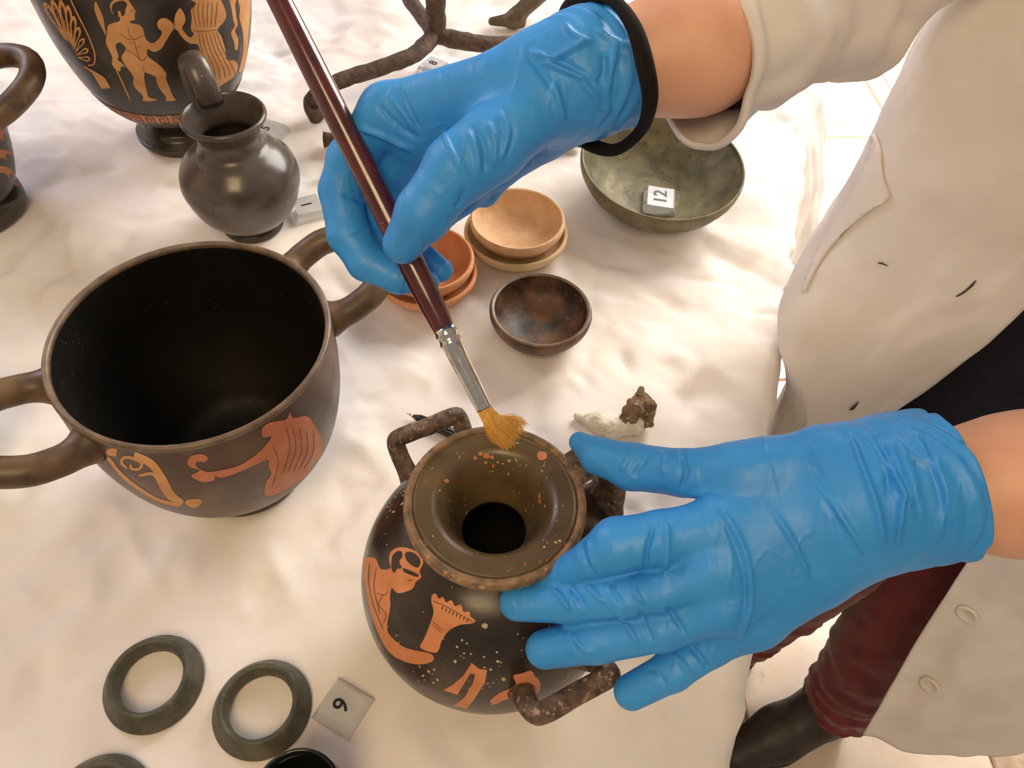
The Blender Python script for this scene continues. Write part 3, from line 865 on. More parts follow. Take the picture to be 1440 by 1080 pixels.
for k, tp in enumerate([(140, 10), (185, -8), (240, -8), (285, 25), (322, 92), (355, 160), (388, 232), (415, 300), (428, 362)]):
    tp = np.array(tp, float)
    cc2 = pc + np.array([4, 8]) * k
    d = tp - cc2
    L_ = np.linalg.norm(d)
    d = d / L_
    pr = np.array([-d[1], d[0]])
    w_ = 21 if k < 6 else 17
    pet = lambda sc, b0, b1: [tuple(cc2 + d * L_ * b0), tuple(cc2 + d * L_ * (b0 * .5 + b1 * .5) + pr * w_ * .62 * sc), tuple(cc2 + d * L_ * (b1 - .16) + pr * w_ * sc), tuple(cc2 + d * L_ * b1 + pr * w_ * .5 * sc), tuple(cc2 + d * L_ * (b1 + .03)), tuple(cc2 + d * L_ * b1 - pr * w_ * .5 * sc), tuple(cc2 + d * L_ * (b1 - .16) - pr * w_ * sc), tuple(cc2 + d * L_ * (b0 * .5 + b1 * .5) - pr * w_ * .62 * sc)]
    pal.append(('fill', q8(pet(1.0, 0.12, 0.95)), 3))
    pal.append(('fill', q8(pet(0.5, 0.35, 0.84)), 4))
pal.append(('line', q8([(302, -10), (352, 95), (412, 215), (450, 320), (448, 388), (410, 400)]), 2.0, 3))
for k in range(7):
    pal.append(('line', q8([(385 + k * 9, 402 + k * 5), (440 + k * 11, 445 + k * 5), (500 + k * 8, 545 - k * 1)]), 2.0, 3))
paint('painted_palmette', kra, kbv, pal, [M['clay_y'], M['ink'], M['line'], M['clay_y'], M['ink']])
# meander band laid round the lower body
kz = np.array(sprof(KP, 110))
outer = kz[:np.argmax(kz[:, 0]) + 1]
rz = lambda z: np.interp(z, outer[:, 1], outer[:, 0])
zz = np.linspace(0.066, 0.082, 6)
mesh_obj('clay_band', *lathe([(rz(z) + 0.0005, z) for z in zz], KC, 160, KT), M['clay'], kra)
def kry(a, z, off):
    v = np.array([math.cos(a) * (rz(z) + off), math.sin(a) * (rz(z) + off), z])
    return np.array(Matrix.Rotation(KT[1], 3, 'Y')) @ v + KC
mv, mf = [], []
def mstroke(a0, z0, a1, z1, w):
    n = 5
    for i in range(n):
        t = i / (n - 1)
        a, z = a0 + (a1 - a0) * t, z0 + (z1 - z0) * t
        da, dz = (0, w / 2) if abs(z1 - z0) < 1e-6 else (w / 2 / 0.08, 0)
        mv.append(kry(a - da, z - dz, 0.0009))
        mv.append(kry(a + da, z + dz, 0.0009))
        if i:
            b = len(mv) - 4
            mf.append((b, b + 1, b + 3, b + 2))
for k in range(36):
    a = k * 2 * math.pi / 36
    A = 2 * math.pi / 36
    for (u0, w0, u1, w1) in ((.05, .9, .8, .9), (.8, .9, .8, .1), (.8, .1, .2, .1), (.2, .1, .2, .65), (.2, .65, .55, .65), (.55, .65, .55, .35)):
        mstroke(a + u0 * A, 0.066 + 0.016 * w0, a + u1 * A, 0.066 + 0.016 * w1, 0.0014)
mesh_obj('meander', mv, mf, M['ink'], kra)

# --- vase cut by the frame, one handle showing
VC = base(-36, 298, 0.05)
vs = thing('amphora', VC, 'dark vase with thick loop handles and orange leaf stripes', 'vase')
VP = [(0.0, 0.002), (0.052, 0.0), (0.052, 0.0), (0.056, 0.006), (0.056, 0.020), (0.051, 0.027), (0.051, 0.027), (0.057, 0.035), (0.066, 0.060), (0.073, 0.095), (0.074, 0.125), (0.066, 0.155), (0.054, 0.175), (0.046, 0.19), (0.046, 0.22), (0.062, 0.235), (0.062, 0.24), (0.055, 0.238), (0.04, 0.22), (0.04, 0.18), (0.0, 0.17)]
vb = mesh_obj('body', *lathe(sprof(VP, 90), VC, 96), M['slip'], vs)
for s in (0, math.pi):
    vp = lambda a, r, z: VC + np.array([math.cos(a + s) * r, math.sin(a + s) * r, z])
    ctrl = [vp(-0.62, 0.060, 0.130), vp(-0.50, 0.092, 0.140), vp(-0.26, 0.124, 0.156), vp(0.05, 0.134, 0.166), vp(0.33, 0.124, 0.168), vp(0.58, 0.096, 0.162), vp(0.75, 0.062, 0.150)]
    mesh_obj('handle', *sweep(cr(ctrl, 36), 0.0115, 16), M['handle'], vs)
vbv = bvh_of(vb)
q5 = lambda L: [(x * 0.2593, 60 + y * 0.2593) for x, y in L]
it = []
for y, w_ in ((415, 11), (505, 13), (605, 12), (690, 9)):
    it.append(('line', q5([(-60, y + 14), (10, y - 4), (55, y + 22), (80, y + 85)]), w_, 0))
it.append(('line', q5([(30, 370), (70, 480), (92, 640), (90, 780)]), 7, 0))
it.append(('line', q5([(10, 390), (45, 470), (60, 560)]), 5, 0))
paint('painted_leaves', vs, vbv, it, [M['clay'], M['ink'], M['line']])

# --- jug
JC = base(357, 316, 0.045)
jug = thing('jug', JC, 'small dark grey pitcher with one arched strap handle', 'jug')
JT = (math.radians(1.0), math.radians(-1.0))
JF = [(0.0, 0.003), (0.030, 0.0), (0.030, 0.0), (0.0335, 0.002), (0.0335, 0.008), (0.030, 0.011)]
mesh_obj('foot', *lathe(sprof(JF, 24), JC, 64), M['slip'], jug)
JP = [(0.028, 0.010), (0.040, 0.018), (0.053, 0.034), (0.0605, 0.056), (0.0615, 0.069), (0.057, 0.084), (0.045, 0.098), (0.0345, 0.106), (0.0315, 0.113), (0.032, 0.122), (0.0365, 0.132), (0.0412, 0.137), (0.0420, 0.140), (0.0400, 0.1425), (0.0372, 0.141), (0.033, 0.132), (0.029, 0.122), (0.0285, 0.113), (0.037, 0.099), (0.047, 0.066), (0.03, 0.03), (0.0, 0.02)]
jb = mesh_obj('body', *lathe(sprof(JP, 120), JC, 128), M['jug'], jug)
ja = math.radians(128)
jp = lambda r, z, s=0.0: JC + np.array([math.cos(ja) * r - math.sin(ja) * s, math.sin(ja) * r + math.cos(ja) * s, z])
ctrl = [jp(0.033, 0.134), jp(0.038, 0.152), jp(0.050, 0.167), jp(0.064, 0.170), jp(0.076, 0.158), jp(0.079, 0.132), jp(0.070, 0.104), jp(0.055, 0.082)]
path = cr(ctrl, 34)
mesh_obj('strap_handle', *sweep(path, np.full(34, 0.0062), 16, flat=(2.0, 1.0), up=(-math.sin(ja), math.cos(ja), 0)), M['jug'], jug)

# --- skyphos (large two-handled cup)
SK = onz(268, 470, 0.175)
SK[2] = T
REST.append((SK[0], SK[1], 0.075))
sky = thing('skyphos', SK, 'large deep two-handled cup, black inside, with an orange draped figure', 'cup')
SF = [(0.0, 0.002), (0.046, 0.0), (0.046, 0.0), (0.0515, 0.001), (0.0525, 0.006), (0.049, 0.010), (0.043, 0.013)]
mesh_obj('foot', *lathe(sprof(SF, 24), SK, 96), M['slip'], sky)
SP = [(0.042, 0.011), (0.052, 0.017), (0.070, 0.036), (0.086, 0.066), (0.0950, 0.102), (0.0980, 0.134), (0.0980, 0.158), (0.0978, 0.172)]
sb = mesh_obj('body', *lathe(sprof(SP, 70), SK, 128), M['skyphos'], sky)
SRm = [(0.0978, 0.1715), (0.0980, 0.1745), (0.0960, 0.1760), (0.0938, 0.1748), (0.0930, 0.172)]
mesh_obj('rim', *lathe(sprof(SRm, 14), SK, 128), M['skyrim'], sky)
SI = [(0.0931, 0.173), (0.0930, 0.135), (0.090, 0.102), (0.080, 0.07), (0.063, 0.04), (0.045, 0.022), (0.0, 0.018)]
mesh_obj('inside', *lathe(sprof(SI, 40), SK, 128), M['hollow'], sky)
SA = math.radians(43)
for s in (0, math.pi):
    a0 = SA + s
    sp_ = lambda a, r, z: SK + np.array([math.cos(a) * r, math.sin(a) * r, z])
    w = 0.33
    half = [(1.0, 0.0962, 0.157), (1.0, 0.106, 0.159), (.96, 0.118, 0.162), (.80, 0.135, 0.167), (.42, 0.152, 0.171)]
    ctrl = [sp_(a0 - w * q, r, z) for q, r, z in half] + [sp_(a0, 0.157, 0.172)] + [sp_(a0 + w * q, r, z) for q, r, z in half[::-1]]
    path = cr(ctrl, 44)
    e = np.minimum(np.arange(44), 43 - np.arange(44))
    mesh_obj('loop_handle', *sweep(path, 0.0105 + 0.004 * np.exp(-(e / 3.5) ** 2), 18), M['handle'], sky)
sbv = bvh_of(sb)
q4 = lambda L: [(x * 0.4073, 300 + y * 0.4073) for x, y in L]
paint('painted_figure', sky, sbv, [
    ('fill', q4([(905, 742), (930, 722), (985, 712), (1000, 688), (1012, 706), (1060, 700), (1090, 740), (1112, 790), (1106, 840), (1082, 882), (1022, 932), (962, 966), (916, 972), (916, 930), (936, 900), (926, 872), (921, 850), (840, 886), (770, 911), (742, 906), (738, 921), (700, 926), (660, 906), (690, 886), (652, 872), (654, 842), (690, 830), (716, 840), (710, 856), (682, 856), (676, 870), (702, 888), (740, 890), (830, 868), (898, 820), (936, 772), (908, 772)]), 0)] +
    [('line', q4([(985 + k * 24, 730 + k * 6), (1000 + k * 20, 810 + k * 4), (975 + k * 18, 900 - k * 4)]), 0.9, 2) for k in range(5)] +
    [('line', q4([(940, 800), (960, 860), (940, 940)]), 0.9, 2)], [M['clay_r'], M['ink'], M['line']])
for it_ in [
        ('line', q4([(368, 822), (450, 832), (520, 862), (560, 915), (590, 970), (630, 1002)]), 11, 0), ('line', q4([(372, 840), (410, 890), (460, 935), (540, 985), (620, 1008)]), 5, 0),
        ('line', q4([(440, 880), (420, 860), (430, 842), (460, 845), (490, 862), (480, 882), (455, 880), (452, 866)]), 4, 0), ('line', q4([(480, 905), (530, 900), (560, 950), (590, 990)]), 4, 0),
        ('fill', q4([(640, 1000), (650, 988), (690, 985), (697, 998), (670, 1016)]), 0)]:
    paint('painted_scroll', sky, sbv, [it_], [M['clay_y'], M['ink'], M['line']])


# --- small bowls
def bowl(name, c, R, h, label, m_out, m_in, rim=0.004, foot=0.45, tilt=(0, 0), group=None, cat='bowl', wob=0.0, deep=0.8, m_rim=None, lip_in=0.0):
    b = thing(name, c, label, cat, group)
    out = [(0.0, 0.001), (R * foot, 0.0), (R * foot, 0.0), (R * (foot + 0.03), 0.003), (R * 0.80, h * 0.36), (R * 0.965, h * 0.70), (R * 1.0, h * 0.90), (R - rim * 0.2, h)]
    rm = [(R - rim * 0.2, h), (R - rim * 0.5, h + rim * 0.25), (R - rim, h)]
    inn = [(R - rim, h), (R - rim * 1.2 - lip_in, h * 0.85), (R * 0.78, h * (1 - deep * 0.62)), (R * 0.45, h * (1 - deep * 0.95)), (0.0, h * (1 - deep))]
    mesh_obj('outer_wall', *lathe(sprof(out, 40), c, 96, tilt, wob=wob), m_out, b)
    mesh_obj('rim', *lathe(sprof(rm, 8), c, 96, tilt, wob=wob), m_rim or m_out, b)
    mesh_obj('inside', *lathe(sprof(inn, 30), c, 96, tilt, wob=wob), m_in, b)
    return b


c = base(724, 351, 0.03)
bowl('buff_bowl', c, 0.0570, 0.028, 'pale buff clay bowl holding a smaller beige bowl', M['beige2'], M['beige2'], deep=0.72)
bowl('beige_bowl', c + np.array([0.001, 0.002, 0.010]), 0.0515, 0.034, 'beige clay bowl nested in the pale buff bowl', M['beige'], M['beige'], foot=0.4)
c = base(600, 403, 0.03)
bowl('peach_saucer', c, 0.0540, 0.025, 'pale peach clay bowl under the orange one below the gloved fingers', M['peach'], M['peach'], deep=0.72)
bowl('orange_bowl', c + np.array([0.0, 0.003, 0.008]), 0.0505, 0.032, 'smooth orange clay bowl stacked in another beneath the brush hand', M['peach'], M['clay'], foot=0.4)
c = base(757, 470, 0.03)
bowl('dark_bowl', c, 0.0510, 0.038, 'small worn dark brown bowl standing alone on the paper', M['darkbowl'], M['darkbowl'], rim=0.005, m_rim=M['skyrim'])
c = base(917, 282, 0.05)
c = c + np.array([0, 0, 0.003])
BZ = c
bz = bowl('bronze_bowl', c, 0.095, 0.056, 'wide green bronze bowl with the number 12 block inside', M['bronze'], M['bronze'], rim=0.003, foot=0.25, tilt=(math.radians(4), math.radians(2)), deep=0.93, wob=0.01)
p0 = onz(985, 181, 0.06)
mesh_obj('ring_lug', *sweep(cr([p0 + np.array(d) for d in ((-0.018, 0.004, 0), (-0.006, 0.013, 0.004), (0.008, 0.012, 0.004), (0.016, 0.0, 0))], 14), 0.004, 10), M['ringb'], bz)


# --- bronze rings
def bring(px, py, R, ri, h, label, squash=1.0, rot=0.0):
    c = base(px, py, 0.05)
    o_prof = [(R, 0.0), (R + 0.0006, 0.0025), (R - 0.001, 0.006), (ri + 0.0045, h - 0.001), (ri + 0.002, h), (ri, h - 0.002), (ri - 0.0015, h * 0.4), (ri, 0.0)]
    v, f = lathe(cr(o_prof, 40), (0, 0, 0), 120, closed=True, wob=0.006, seed=px)
    v[:, 0] *= squash
    cs, sn = math.cos(rot), math.sin(rot)
    v = v @ np.array([[cs, sn, 0], [-sn, cs, 0], [0, 0, 1]]) + c
    o = mesh_obj('bronze_ring', v, f, M['ringb'], origin=c)
    tag(o, label, 'ring', 'thick bronze rings on the paper')


bring(218, 962, 0.0350, 0.0240, 0.017, 'thick dark bronze ring lying beside another near the number 9 block')
bring(370, 998, 0.0345, 0.0238, 0.017, 'thick greenish bronze ring lying next to the number 9 block')
bring(140, 1140, 0.0345, 0.0238, 0.016, 'thick bronze ring lying apart, farthest of the three from the number 9 block')

# --- small black glazed cup and grey bowl at the frame
c = base(436, 1141, 0.03)
gc = thing('black_cup', c, 'small glossy black glazed cup below the number 9 block', 'cup')
GP = [(0.0, 0.002), (0.018, 0.0), (0.018, 0.0), (0.020, 0.004), (0.027, 0.020), (0.029, 0.035), (0.026, 0.045), (0.025, 0.049), (0.0265, 0.054), (0.0275, 0.055)]
mesh_obj('outer_wall', *lathe(sprof(GP, 40), c, 72), M['clay_r'], gc)
mesh_obj('inside', *lathe(sprof([(0.0275, 0.055), (0.026, 0.0562), (0.0245, 0.054), (0.024, 0.045), (0.026, 0.03), (0.015, 0.008), (0.0, 0.006)], 30), c, 72), M['glaze'], gc)
c = base(-100, 640, 0.05)
bowl('grey_bowl', c, 0.072, 0.045, 'grey clay bowl behind the handle of the large cup', M['grey'], M['grey'])


# --- acrylic number blocks
def number_block(c, text, rot, label, size=0.030, th=0.010, rx=0.0, ry=0.0, tsize=0.017):
    b = thing('number_block', c, label, 'number block')
    if abs(c[2] - T) < 0.001:
        REST.append((c[0], c[1], size * 0.75))
    R = np.array((Matrix.Rotation(rot, 3, 'Z') @ Matrix.Rotation(rx, 3, 'X') @ Matrix.Rotation(ry, 3, 'Y')))
    w = size / 2
    vs_, fs_ = [], []
    ch = 0.0035
    for (z, s) in ((0.0, 0.0), (th * 0.35, 0.0), (th, ch)):
        for (x, y) in ((-w, -w), (w, -w), (w, w), (-w, w)):
            vs_.append((x * (1 - s / w), y * (1 - s / w), z))
    fs_ = [(3, 2, 1, 0), (8, 9, 10, 11)]
    for k in (0, 4):
        for j in range(4):
            fs_.append((k + j, k + (j + 1) % 4, k + 4 + (j + 1) % 4, k + 4 + j))
    v = np.array(vs_) @ R.T + c
    mesh_obj('acrylic_block', v, fs_, M['acrylic'], b, smooth=False)
    cu = bpy.data.curves.new('numeral', 'FONT')
    cu.body = text
    cu.size = tsize
    cu.align_x = 'CENTER'
    cu.align_y = 'CENTER'
    cu.extrude = 0.00015
    cu.offset = 0.00025
    to = bpy.data.objects.new('numeral_tmp', cu)
    COL.objects.link(to)
    bpy.context.view_layer.update()
    me = bpy.data.meshes.new_from_object(to.evaluated_get(bpy.context.evaluated_depsgraph_get()))
    co = np.empty(len(me.vertices) * 3)
    me.vertices.foreach_get('co', co)
    co = co.reshape(-1, 3)
    co = (co + np.array([0, 0, th + 0.0003])) @ R.T + c
    fc = [tuple(p.vertices) for p in me.polygons]
    bpy.data.objects.remove(to)
    mesh_obj('numeral', co, fc, M['black'], b, smooth=False)
    return b


number_block(onz(483, 998, 0.0), '9', math.radians(65), 'clear acrylic block printed with a black number 9', 0.032, 0.010)
number_block(onz(926, 287, 0.007), '12', math.radians(86), 'clear acrylic block printed 12 lying in the bronze bowl', 0.038, 0.012, rx=math.radians(3), ry=math.radians(-6), tsize=0.022)
number_block(onz(376, 190, 0.0), '5', math.radians(70), 'clear acrylic block printed 5 behind the dark jug', 0.042, 0.010)
number_block(onz(610, 98, 0.0), '8', math.radians(62), 'clear acrylic block printed 8 between the iron stand and the gloved hand', 0.034, 0.010)
number_block(onz(434, 298, 0.0), '1', math.radians(118), 'clear acrylic block beside the foot of the dark jug', 0.036, 0.011)

# --- iron candelabrum stand
ic = onz(612, 70, 0.0)
ic[2] = T
ist = thing('iron_stand', ic, 'rusty iron stand with spreading legs and an upright stem', 'stand')
jn = onz(612, 48, 0.055)


def rod(name, pts, r, seed, parent, m='iron', n=40):
    path = cr(pts, n)
    rr = np.interp(np.linspace(0, 1, n), np.linspace(0, 1, len(r)), r) if not np.isscalar(r) else r
    return mesh_obj(name, *sweep(path, rr, 14, ripple=0.16, seed=seed), M[m], parent)


rod('leg', [jn, onz(580, 78, 0.054), onz(520, 100, 0.050), onz(472, 116, 0.047), onz(447, 132, 0.038), onz(438, 148, 0.018), onz(446, 166, 0.011)], [.011, .0105, .010, .010, .010, .011, .010], 1, ist)
rod('leg', [jn + np.array([0.004, 0, -0.002]), onz(640, 56, 0.054), onz(690, 63, 0.050), onz(750, 60, 0.046), onz(800, 62, 0.040), onz(830, 80, 0.02), onz(835, 92, 0.011)], [.011, .0115, .011, .010, .010, .010, .011], 9, ist)
rod('leg', [jn, onz(590, 18, 0.054), onz(572, -8, 0.050), onz(560, -50, 0.045), onz(550, -70, 0.02), onz(548, -66, 0.011)], [.011, .0105, .010, .010, .010, .010], 17, ist)
top = jn.copy()
rod('stem', [jn - np.array([0, 0, 0.006]), jn + np.array([0.002, 0, 0.06]), jn + np.array([-0.002, 0.0, 0.14]), jn + np.array([0, 0.0, 0.25])], [.014, .013, .012, .012], 23, ist)
ra, rb = onz(455, 196, 0.012), onz(818, 197, 0.012)
o = mesh_obj('iron_rod', *sweep(cr([ra, ra * .7 + rb * .3 + np.array([0, 0.003, 0]), ra * .35 + rb * .65, rb], 50), 0.0085, 14, ripple=0.5, seed=40), M['iron'], origin=(ra + rb) / 2)
tag(o, 'corroded iron rod lying behind the gloved brush hand, only its ends showing', 'rod')

# --- bronze foot of a figurine
fc_ = onz(735, 33, 0.0)
A_, B_, C_, D_ = onz(692, 30, 0.009), onz(722, 28, 0.014), onz(727, 22, 0.020), onz(778, -30, 0.055)
fn = lambda p: smin(smin(smin(seg(p, A_, B_, 0.006, 0.011), seg(p, B_, onz(733, 33, 0.009), 0.011, 0.007), 0.006), seg(p, B_, C_, 0.011, 0.011), 0.006), seg(p, C_, D_, 0.011, 0.017), 0.008)
allp = np.array([A_, B_, C_, D_])
V, Fq, _ = sdf_mesh(fn, allp.min(0) - 0.03, allp.max(0) + 0.03, 0.0026)
o = mesh_obj('bronze_figurine', V, Fq, M['figb'], origin=fc_)
tag(o, 'small brown bronze foot and shin of a figurine on the paper', 'figurine')

# --- pen
pa, pb = onz(572, 581, 0.004), onz(664, 622, 0.004)
pen = thing('pen', (pa + pb) / 2, 'black ballpoint pen lying behind the painted jar', 'pen')
ax = (pb - pa) / np.linalg.norm(pb - pa)
mesh_obj('barrel', *sweep([pa + ax * d for d in (0.007, 0.014, 0.026, 0.12)], [0.0018, 0.0042, 0.0050, 0.0050], 16), M['pen'], pen)
mesh_obj('tip', *sweep([pa, pa + ax * 0.0035, pa + ax * 0.0075], [0.0004, 0.0011, 0.0018], 12), M['nickel'], pen)

# --- cotton wad
cc_ = onz(880, 590, 0.0)
cot = thing('cotton_wad', cc_, 'wad of white cotton with a dirty brown folded end', 'cotton wad')
K1, K2, K3, K4 = onz(812, 586, 0.004), onz(838, 594, 0.006), onz(862, 603, 0.007), onz(892, 598, 0.008)
def nzv(p, sc, seed):
    return np.array([noise.noise(Vector((float(a) * sc + seed, float(b) * sc, float(c) * sc))) for a, b, c in p])
fn = lambda p: smin(smin(seg(p, K1, K2, 0.003, 0.0085), seg(p, K2, K3, 0.0085, 0.009), 0.006), seg(p, K3, K4, 0.009, 0.010), 0.006)
V, Fq, N_ = sdf_mesh(fn, np.min([K1, K2, K3, K4], 0) - 0.02, np.max([K1, K2, K3, K4], 0) + 0.02, 0.0015)
V = V + N_ * (nzv(V, 140, 1) * 0.0022 + nzv(V, 420, 4) * 0.0008)[:, None]
V[:, 2] = np.maximum(V[:, 2], T - 0.001)
mesh_obj('clean_cotton', V, Fq, M['cotton'], cot)
Q = [onz(882, 592, 0.012), onz(892, 575, 0.020), onz(902, 550, 0.026), onz(912, 572, 0.018), onz(908, 592, 0.010)]
fn = lambda p: smin(smin(seg(p, Q[0], Q[1], 0.0085, 0.0085), seg(p, Q[1], Q[2], 0.0085, 0.003), 0.004), smin(seg(p, Q[2], Q[3], 0.003, 0.0065), seg(p, Q[3], Q[4], 0.0065, 0.0070), 0.004), 0.0012)
V, Fq, N_ = sdf_mesh(fn, np.min(Q, 0) - 0.015, np.max(Q, 0) + 0.015, 0.0012)
V = V + N_ * (nzv(V, 170, 7) * 0.0024 + nzv(V, 500, 9) * 0.0009)[:, None]
mesh_obj('dirty_cotton', V, Fq, M['dirt'], cot)

for (a_, b_, r_) in ((445, 160, .015), (835, 85, .015), (735, 33, .02), (700, 30, .015), (850, 600, .03), (890, 592, .03), (815, 590, .015), (590, 590, .012), (620, 602, .012), (650, 616, .012), (548, -66, .015)) + tuple((x, 196, .012) for x in range(455, 830, 30)):
    p_ = onz(a_, b_)
    REST.append((p_[0], p_[1], r_))
cloth = build_cloth()

# ------------------------------------------------------------------ brush
FE = P(681, 575, 0.478)           # mouth of the ferrule
TOP = P(384, -18, 0.443)
axb = (TOP - FE) / np.linalg.norm(TOP - FE)
br = thing('paint_brush', FE, 'round paint brush with dark red lacquered handle and golden bristles', 'brush')
bl = lambda d: FE + axb * d
FL = np.linalg.norm(P(622, 462, 0.472) - FE)
mesh_obj('ferrule', *sweep([bl(d) for d in (0, 0.001, FL * .62, FL * .80, FL * .815, FL * .84, FL * .86, FL * .90, FL * .915, FL * .94, FL * 0.96, FL)],
                           [.0048, .0050, .0060, .0064, .0070, .0070, .0064, .0064, .0071, .0071, .0066, .0067], 28), M['nickel'], br)
mesh_obj('handle', *sweep(cr([bl(d) for d in (FL * 0.97, FL + .004, FL + .02, FL + .05, FL + .10, FL + .17, FL + .26, FL + .262)], 60),
                          np.interp(np.linspace(0, 7, 60), range(8), [.0064, .0070, .0078, .0082, .0078, .0074, .0060, .0035]), 24), M['lacquer'], br)
# bristles: golden hairs fanned out on the lip
bv, bf = [], []
side1 = np.cross(axb, _f)
side1 /= np.linalg.norm(side1)
side2 = np.cross(axb, side1)
t_l, t_r = onz(688, 618, 0.194), onz(742, 598, 0.200)
t_m = onz(714, 634, 0.1915)
for i in range(900):
    a, r = random.uniform(0, 2 * math.pi), math.sqrt(random.random())
    s0 = FE + axb * 0.004 + (side1 * math.cos(a) + side2 * math.sin(a)) * 0.0046 * r
    u_ = 0.5 + 0.5 * r * math.cos(a) + random.uniform(-.10, .10)
    u_ = min(1, max(0, u_))
    if u_ < 0.5:
        tip = t_r + (t_m - t_r) * (u_ * 2)
    else:
        tip = t_m + (t_l - t_m) * ((u_ - .5) * 2) * 0.75
    tip = tip + np.array([random.gauss(0, .0012), random.gauss(0, .0012), abs(random.gauss(0, .0022))]) + side2 * 0.003 * r * math.sin(a)
    s1 = s0 - axb * 0.012
    e = s0 + (tip - s0) * random.uniform(0.9, 1.02)
    pts = cr([s0, s1 * .75 + (s0 + (e - s0) * .4) * .25, s0 * .25 + e * .75, e], 6)
    d1 = np.cross(e - s0, _f)
    d1 /= np.linalg.norm(d1)
    d2 = np.cross(e - s0, d1)
    d2 /= np.linalg.norm(d2)
    b0 = len(bv)
    for k, p in enumerate(pts):
        w = 0.00036 * (1 - 0.75 * (k / 5) ** 2)
        bv += [p + d1 * w, p - d1 * w * .5 + d2 * w * .87, p - d1 * w * .5 - d2 * w * .87]
    for k in range(5):
        for j in range(3):
            l = (j + 1) % 3
            bf.append((b0 + k * 3 + j, b0 + k * 3 + l, b0 + k * 3 + 3 + l, b0 + k * 3 + 3 + j))
ob = mesh_obj('bristles', bv, bf, M['bristle'], br)
ob['kind'] = 'stuff'

# ------------------------------------------------------------------ the person
PC = np.array([0.54, 0.55])
FH = np.array([-0.6, -0.8])
LH = np.array([0.8, -0.6])
pw = lambda lat, front, z: np.array([PC[0] + LH[0] * lat + FH[0] * front, PC[1] + LH[1] * lat + FH[1] * front, T + z])
per = thing('person', pw(0.06, 0.03, -T), 'person in an open off-white lab coat, burgundy trousers and blue gloves, brushing the jar', 'person')

HD = -0.012
hp = lambda t: (P(t[0], t[1], t[2] + HD), t[3] * (t[2] + HD) / FPX)


def chain(p, pts, k=0.003):
    d = None
    for a, b in zip(pts[:-1], pts[1:]):
        (A, ra_), (B, rb_) = hp(a), hp(b)
        s = seg(p, A, B, ra_, rb_)
        d = s if d is None else smin(d, s, k)
    return d


def glove(palm, fingers, cuff, endc, endn, wrinkles, vox=0.0011, kf=0.0035, kpalm=0.014, kj=0.009):
    ec = np.asarray(endc, np.float32)
    en = np.asarray(endn, np.float32)

    def fn(p):
        d = None
        for c in palm:
            s = chain(p, c)
            d = s if d is None else smin(d, s, kpalm)
        fg = None
        for c in fingers:
            s = chain(p, c)
            fg = s if fg is None else smin(fg, s, kf)
        d = smin(d, fg, kj)
        cf = chain(p, cuff, 0.01)
        d = smin(d, cf, 0.016)
        # soft folds round the cuff
        q = (p - ec) @ en
        d = d + 0.0010 * np.sin(q * 420 + 6 * np.sin((p @ np.array([40, 70, -60], np.float32)))) * np.clip(1 + q / 0.05, 0, 1)
        d = -smin(-d, -q, 0.003)
        inner = cf + 0.0034
        return -smin(-d, np.maximum(inner, -(q + 0.03)), 0.002)
    pts = np.array([hp(t)[0] for c in palm + fingers + [cuff] for t in c])
    V, Fq, N_ = sdf_mesh(fn, pts.min(0) - 0.05, pts.max(0) + 0.05, vox)
    rel = V - _c
    z = rel @ _f
    sx, sy = 720 + FPX * (rel @ _r) / z, 540 - FPX * (rel @ _u) / z
    facing = np.clip(-(N_ * (rel / np.linalg.norm(rel, axis=1)[:, None])).sum(1) * 2.5, 0, 1)
    dis = np.zeros(len(V))
    for (poly, w, hgt) in wrinkles:
        q = cr(np.array(poly, float), 30) if len(poly) > 2 else np.linspace(poly[0], poly[1], 30)
        best = np.full(len(V), 1e9)
        tt = np.zeros(len(V))
        for i in range(29):
            a, b = q[i], q[i + 1]
            ab = b - a
            t = np.clip(((sx - a[0]) * ab[0] + (sy - a[1]) * ab[1]) / (ab @ ab + 1e-9), 0, 1)
            d = np.hypot(sx - a[0] - t * ab[0], sy - a[1] - t * ab[1])
            m = d < best
            best[m] = d[m]
            tt[m] = (i + t[m]) / 29
        fade = np.clip(np.minimum(tt, 1 - tt) * 5, 0, 1)
        # a ridge with a groove beside it
        dis += 1.5 * hgt * fade * np.exp(-(best / w) ** 2)
    V = V + N_ * (dis * facing)[:, None]
    return V, Fq


# lower hand, lying on the jar
GL_palm = [[(1275, 640, .430, 48), (1150, 645, .428, 44), (1040, 668, .436, 40)],
           [(1275, 680, .425, 52), (1010, 738, .430, 36)],
           [(1275, 690, .425, 52), (1005, 797, .428, 36)],
           [(1275, 712, .425, 50), (1018, 850, .432, 36)],
           [(1275, 730, .430, 48), (1150, 810, .432, 44), (1062, 872, .440, 36)]]
GL_f = [[(1070, 660, .436, 40), (960, 665, .447, 33), (888, 656, .462, 33), (842, 641, .474, 26), (815, 622, .484, 15)],
        [(1010, 738, .430, 36), (930, 757, .434, 39), (868, 766, .438, 38), (810, 800, .453, 25), (754, 826, .466, 16)],
        [(1005, 797, .428, 36), (930, 830, .434, 31), (880, 838, .440, 30), (800, 846, .455, 30), (728, 847, .462, 26)],
        [(1018, 850, .432, 36), (930, 880, .443, 35), (840, 899, .455, 33), (766, 913, .463, 27)],
        [(1062, 872, .440, 36), (1000, 908, .449, 28), (945, 943, .452, 28), (888, 973, .460, 25)]]
GL_cuff = [(1210, 695, .428, 88), (1280, 686, .427, 96), (1400, 682, .425, 107)]
ec = P(1332, 684, .415)
en = P(1400, 668, .415) - ec
en /= np.linalg.norm(en)
q8b = lambda L: [(900 + x * .5, 540 + y * .5) for x, y in L]
q4b = lambda L: [(680 + x * .4074, 580 + y * .4074) for x, y in L]
